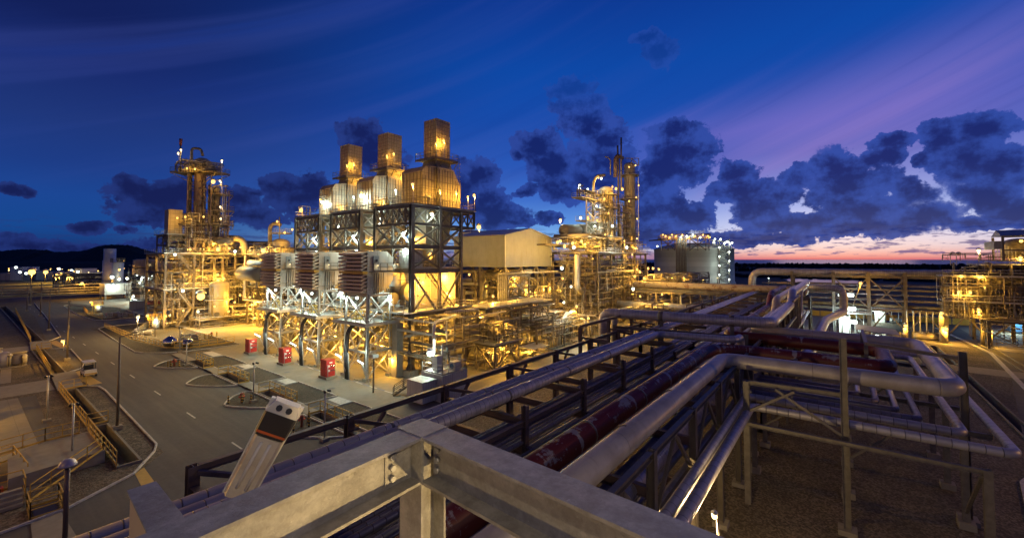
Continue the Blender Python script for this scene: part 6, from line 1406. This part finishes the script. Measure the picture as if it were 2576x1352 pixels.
for k, (a, b) in enumerate((((23.62, 36.4), (23.62, 43.4)), ((23.62, 48.4), (23.62, 55.2)), ((23.62, 61.2), (23.62, 68.2)), ((23.62, 73.8), (23.62, 81.2)))):
    rail_thing(('nearest', 'second', 'third', 'farthest')[k] + ' yellow handrail beside the drain between gravel islands and apron', (a, b)); 
for k, y in enumerate((43.4, 48.4, 55.2, 61.2, 68.2, 73.8)): rail_thing('short yellow handrail across the end of a drain opening by the islands', ((22.4, y), (23.6, y)), 'short rails across the right drain')
for lab, a in (('long yellow handrail along the left drain, nearest stretch', ((7.95, 44.4), (7.95, 56))), ('yellow handrail along the left drain behind the raised slab', ((8.0, 57.5), (8.0, 75.2))), ('yellow handrail along the left drain beyond the buggy', ((8.4, 87), (9.0, 112))), ('far yellow handrail along the left drain', ((9.2, 124), (11.5, 200))), ('yellow handrail across the drain by the parked buggy', ((8.2, 75.2), (10.4, 75.4))), ('yellow handrail across the drain at the near crossing slab', ((8.0, 57.2), (9.5, 57.2))), ('yellow handrail across the drain at the far crossing slab', ((8.5, 112.2), (10.8, 112.3)))): rail_thing(lab, a)
rail_thing('long yellow handrail round the first plot on the right of the road', ((33, 92.6), (26, 92.6), (23.4, 96), (21.6, 112), (21.6, 137))); rail_thing('yellow handrail round the farther plot on the right of the road', ((24.2, 156), (23.6, 172), (25, 190)))
# raised slab with sloping rails at the near left
t = thing('raised_platform', 'raised concrete platform with yellow rails at the near left, beside the drain', 'platform')
M().prism([(2.6, 45.6), (7.6, 46.4), (7.6, 52.6), (5.0, 52.6), (2.8, 50.4)], .02, .95).build('slab', 'conc_p', t)
M().rail([(7.5, 52.4, .96), (7.5, 46.6, .96)], 1.1, .06, 1.4).build('railing', 'yellow', t); M().rail([(7.5, 46.6, .96), (3.4, 42.6, .1)], 1.1, .06, 1.4).build('railing', 'yellow', t)
M().rail([(2.4, 51.6, .96), (4.9, 52.5, .96), (6.9, 52.5, .96)], 1.1, .06, 1.2).build('railing', 'yellow', t); M().rail([(-2, 49.5, .1), (3.2, 52.6, .1), (3.6, 47.2, .1)], 1.1, .06, 1.4).build('railing', 'yellow', t)
M().rail([(1.4, 46.0, .1), (3.3, 46.0, .1), (3.3, 44.2, .1)], 1.1, .06, 1.4).build('railing', 'yellow', t)
for k in range(4): M().box((1.3+.0*k, 42.4+k*.35, .02+.2*k), (3.1, 42.75+k*.35, .2+.2*k)).build('step', 'conc_p', t)
t = thing('pit', 'small dark railed pit at the near left corner', 'pit'); M().box((3.4, 39.9, .03), (4.4, 41.4, .09)).build('cover', 'black', t); M().rail([(3.2, 39.7, .03), (4.6, 39.7, .03), (4.6, 41.6, .03), (3.2, 41.6, .03)], 1.1, .06, 1., True).build('railing', 'yellow', t)
M().prism([(3.0, 34.8), (4.7, 35.0), (4.5, 39.4), (3.2, 39.2)], .013, .06).build('slab', 'conc_p', t)
# left skids and lamps
def lskid(label, x, y, seed, lampz=None, w=3.4, h=2.6, c=SOD, pw=700):
    t = skid(label, x, y, w, 3.0, h, seed, name='process_skid', cat='process skid')
    if lampz: lamp(t, (lampz[0]-x, lampz[1]-y, lampz[2]), pw, c, .22, 1.6)
    M().lathe((w*.35, 1.6, .18), [(.9, 0), (.95, 1.2), (.8, 1.7), (.3, 2.1)], 14).build('pot', 'vessel_g', t)
    return t
a = at(158, 858, z=3.4); lskid('caged process skid with an orange lamp on the far left gravel', 1.5, 104, 81, a); a = at(2, 985, z=3.8); lskid('round vessel skid lit yellow on the slab at the left edge', -1.6, 66, 82, (-.6, 66.5, 3.9), h=3.2, pw=1500); lskid('low pump skid behind the caged skid on the far left gravel', 3.6, 97, 83)
lskid('green-box pump skid at the bottom left edge', -1.6, 48.6, 84, (-2.6, 51, 3.4), h=1.8, pw=900); lskid('small valve group left of the near drain', -3.4, 58, 85, (-3, 60, 3.2), pw=900)
tag(M().box((.6, 49.4, .2), (1.4, 50.2, 1.5)).build('green_box', 'green'), 'small green equipment box near the bottom left edge', 'cabinet')
t = thing('striped_step', 'black and yellow striped wooden step by the pump skid at bottom left', 'step'); M().box((.2, 45.4, .02), (2.4, 45.9, .5)).build('step', 'orange', t)
for k in range(6): M().box((.3+k*.36, 45.37, .03), (.46+k*.36, 45.4, .49)).build('stripe', 'black', t)
# plot furniture on the right of the road: polished vessels, ladders, cage with lamp, pump sets
t = thing('polished_vessel', 'shiny ball-like steel vessel with a smaller one beside it, on the right plot', 'vessel'); g_ = at(428, 862, z=.9)
M().lathe((g_[0], g_[1], .1), [(.3, 0), (1.0, .5), (1.15, 1.0), (1.0, 1.5), (.4, 2.0), (.05, 2.1)], 24).build('ball', 'chrome', t); M().tube([(g_[0]+1.6, g_[1]-1.0, .7), (g_[0]+3.0, g_[1]-1.4, .7)], .65, 18).build('drum', 'chrome', t)
for lab, px, py, sd, c in (('caged ladder skid with an orange lamp on the right plot', 375, 830, 91, SOD), ('caged ladder skid with an orange lamp, farther along the right plots', 232, 787, 92, SOD)):
    g_ = at(px, py, z=0); t = thing('ladder_skid', lab, 'process skid'); x, y = g_[0], g_[1]
    M().ladder(x, y, 0, 3.4, .6).rail([(x, y, 2.2), (x+2.4, y, 2.2), (x+2.4, y+2, 2.2), (x, y+2, 2.2)], 1.2, .07, .6, True).build('ladder_cage', 'yellow', t); M().lathe((x+1.4, y+1, .1), [(.8, 0), (.8, 1.8), (.3, 2.1)], 14).build('pot', 'vessel_g', t); lamp(t, (x-.4, y, 3.3), 900, c, .26); point((x+1.2, y-.6, 1.9), 120, WHT, t)
for lab, px, py, sd in (('pump group with pipe elbows on the middle of the far right plot', 300, 800, 93), ('low pump group left of the caged ladder skid', 262, 800, 94), ('small valve stand at the front of the right plot', 335, 850, 95), ('valve group behind the polished vessels', 455, 862, 96)): g_ = at(px, py, z=0.02); skid(lab, g_[0], g_[1], 3.4, 2.4, 1.6, sd, mt='galv')
for lab, px, py in (('white-lit lamp on a short post on the right plot', 347, 797), ('lamp on a post at the edge of the lit slab, left module side', 392, 803)):
    t = thing('pole_lamp', lab, 'lamp'); p = at(px, py, d=88); M().tube([(p[0], p[1]+.2, 0), (p[0], p[1]+.2, p[2]+.3)], .06, 6).build('pole', 'steel', t); lamp(t, p, 1100, WRM, .28)
t = thing('access_ramp', 'dotted dark stair ramp lying across the right plot toward the left module', 'ramp'); M().stair(at(338, 842, z=.3), at(412, 788, z=.8), 1.2, (.4, .5, 0)).build('flight', 'galv', t)
t = thing('container', 'yellowish square container box beyond the right plots', 'container'); g_ = at(327, 778, z=0); M().prism([(g_[0], g_[1]), (g_[0]+3.5, g_[1]-1), (g_[0]+4.5, g_[1]+4), (g_[0]+.6, g_[1]+4.6)], .02, 2.6).build('body', 'sheet', t)
t = thing('red_pump_set', 'red piping set behind the yellowish container', 'pump set'); g_ = at(370, 770, z=0); M().box((g_[0], g_[1], .2), (g_[0]+4, g_[1]+3, 1.8)).build('body', 'brick_rd', t); M().tube([(g_[0], g_[1]-.3, 1.0), (g_[0]+4, g_[1]-.3, 1.0)], .2, 8).build('pipe', 'red', t)
# hydrant and bollards on the islands
def bollards(label, x, y, n, seed):
    rg = random.Random(seed)
    for k in range(n):
        xx, yy = x+rg.uniform(-1.4, 1.4), y+rg.uniform(-1.2, 1.2); b = tag(M().lathe((xx, yy, .02), [(.09, 0), (.09, .85), (.03, .92)], 8).build('bollard', 'black'), label, 'bollard', 'striped bollards on the gravel islands')
        for z in (.12, .42, .70): M().lathe((xx, yy, .02), [(.093, z), (.093, z+.14)], 8).build('stripe', 'yellow', b)
for (x, y, n, s) in ((19.9, 53.4, 4, 1), (20.6, 41.2, 4, 2), (20.4, 79.6, 3, 3), (32.5, 103, 4, 4)):
    bollards('short black and yellow striped bollard standing round a red hydrant', x, y, n, s)
    t = thing('hydrant', {53.4: 'red hydrant among striped bollards on the second island', 41.2: 'red hydrant among striped bollards on the nearest island, by the dark rack beam', 79.6: 'red hydrant among striped bollards on the farthest island', 103: 'dark hydrant standing alone on the lit slab before the left module'}[y], 'hydrant'); M().lathe((x, y, .02), [(.12, 0), (.12, .8), (.2, .85), (.2, 1.0), (.06, 1.1)], 10).build('barrel', 'brick_rd', t); M().tube([(x-.3, y, .7), (x+.3, y, .7)], .08, 8).build('outlet', 'red', t)
# buggy
t = thing('utility_buggy', 'small open utility buggy with canopy parked on the road edge', 'buggy'); bx, by = 11.6, 82.6
M().box((bx-.65, by-1.5, .35), (bx+.65, by+1.5, .62)).box((bx-.6, by-1.5, .62), (bx+.6, by-.7, .95)).build('body', 'white', t); M().box((bx-.62, by-1.53, .4), (bx+.62, by-1.505, .58)).build('bumper', 'yellow', t); M().box((bx-.62, by-.75, 1.85), (bx+.62, by+1.3, 1.95)).build('canopy', 'white', t)
for dx in (-.55, .55):
    for dy in (-.7, 1.2): M().bar((bx+dx, by+dy, .62), (bx+dx, by+dy, 1.85), .06).build('canopy_post', 'black', t)
    for dy in (-1.05, 1.05): M().tube([(bx+dx*1.05-.09, by+dy, .3), (bx+dx*1.05+.09, by+dy, .3)], .3, 14).build('wheel', 'black', t)
M().box((bx-.5, by-.2, .62), (bx+.5, by+.3, .95)).box((bx-.5, by+.2, .95), (bx+.5, by+.32, 1.4)).build('seat', 'black', t); M().box((bx-.6, by+.5, .62), (bx+.6, by+1.45, .85)).build('cargo_bed', 'galv', t)
# unseen light masts added around the viewer to light the road and the rack
for k, (lab, x, y, z, w_) in enumerate((('added light mast out of view, behind the viewer on the left', -14, 30, 16, 1800), ('added light mast out of view, left of the slabs', -16, 62, 16, 4000), ('added light mast out of view, far left', -20, 112, 16, 4200), ('added light mast out of view, right of the gravel yard', 44, -34, 13, 6000))):
    t = thing('light_mast', lab, 'light mast'); M().tube([(x, y, 0), (x, y, z)], .2, 10, r2=.1).build('pole', 'steel', t); lamp(t, (x+.5, y, z), w_, SOD, .3)

# ================================================================ past 300 process pipes: the smaller-looking rest (plus the finest tubing) become one mass
EX = M(); EXM = []
def thin(n, bb, rr, seed, vert=.4):
    rg = random.Random(seed)
    for k in range(n):
        r = rg.uniform(*rr); p = [rg.uniform(*b) for b in bb]; P = [tuple(p)]; ax = 2 if rg.random() < vert else rg.choice((0, 1))
        for q in range(rg.choice((1, 2, 2, 3))):
            lo, hi = bb[ax]; L = min(hi-lo, rg.uniform(1.2, 7)); p = list(p); p[ax] = min(hi, max(lo, p[ax] + rg.choice((-L, L)))); P.append(tuple(p)); ax = rg.choice([a for a in (0, 1, 2) if a != ax])
        P = [P[0]] + [b for a, b in zip(P, P[1:]) if (Vector(a)-Vector(b)).length > .3]
        if len(P) < 2: continue
        f0 = len(EX.f); EX.tube(P, r, 5, r*2, caps=False, seg=2); EXM.extend([rg.choice((0, 0, 1, 3, 3, 3, 4, 2))]*(len(EX.f)-f0))
        if rg.random() < .4:
            c = Vector(P[0])*.5+Vector(P[1])*.5; f0 = len(EX.f); EX.cbox(c, (r*3, r*3, r*3.4)); EXM.extend([rg.choice((1, 2, 3))]*(len(EX.f)-f0))
for a in ((800, ((30, 58.5), (123.2, 138), (.4, 17)), (.03, .11), 1), (300, ((31, 58), (123.5, 132), (17.5, 20.5)), (.03, .12), 2), (130, ((34, 60), (117, 123), (.1, 3)), (.03, .09), 3),
 (260, ((43, 56), (103.5, 115), (.5, 19)), (.03, .1), 4), (420, ((38, 66), (41, 60), (.1, 8.4)), (.02, .07), 5), (240, ((40, 60), (58, 98), (.3, 9)), (.03, .09), 6), (200, ((39, 48), (47.6, 80), (8.8, 17.5)), (.02, .07), 7),
 (300, ((68, 92), (52, 78), (.5, 13.5)), (.03, .12), 8), (220, ((56, 88), (40, 48), (.1, 5)), (.02, .08), 9), (700, ((84, 121), (43.6, 55), (.4, 17.5)), (.03, .12), 10), (260, ((86, 121), (44, 54), (17.8, 21)), (.03, .12), 11),
 (240, ((110, 142), (31, 42), (6, 11.6)), (.04, .12), 12), (140, ((92, 140), (22, 40), (.3, 8)), (.04, .12), 13), (260, ((110.3, 117), (-25, -15), (5.4, 12.8)), (.02, .07), 14), (180, ((111, 122), (-45, -20), (.4, 15)), (.03, .1), 15), (120, ((111, 122), (-45, -16), (15.8, 17.2)), (.03, .08), 16),
 (160, ((36, 62), (185, 200), (.5, 14)), (.05, .14), 17), (200, ((28, 80), (296, 312), (.5, 9)), (.08, .2), 18), (260, ((33, 41.5), (119, 131), (18, 27)), (.03, .09), 19), (160, ((32, 40), (121, 129), (37.4, 39.8)), (.03, .1), 20), (300, ((96, 122), (47, 51), (18, 34)), (.03, .1), 21),
 (60, ((46.4, 52), (38.6, 42), (.2, 6.5)), (.02, .05), 22)): thin(*a)
pp = [o for o in bpy.data.objects if o.name.split('.')[0] == 'process_pipe']
def score(o):
    vs = o.data.vertices; n = len(vs); a, b = vs[0].co, vs[n-1].co; L = (a-b).length+1; c = (a+b)/2
    rr = (vs[0].co-vs[4].co).length; return L*rr/((c-Vector((0, 0, EYE))).length**2)
pp.sort(key=score, reverse=True)
MIX = ['pipe_y', 'vessel', 'galv', 'steel', 'steel_dk']
for o in pp[285:]:
    k = MIX.index(o.data.materials[0].name) if o.data.materials[0].name in MIX else 0
    i = len(EX.v); EX.v += [tuple(v.co) for v in o.data.vertices]
    for f in o.data.polygons: EX.quad([i+j for j in f.vertices], None, f.use_smooth); EXM.append(k)
    for ch in list(o.children): bpy.data.objects.remove(ch)
    bpy.data.objects.remove(o)
ex = tag(EX.build('process_pipework', 'pipe_y'), kind='stuff')
for n_ in MIX[1:]: ex.data.materials.append(MT[n_])
ex.data.polygons.foreach_set('material_index', EXM)
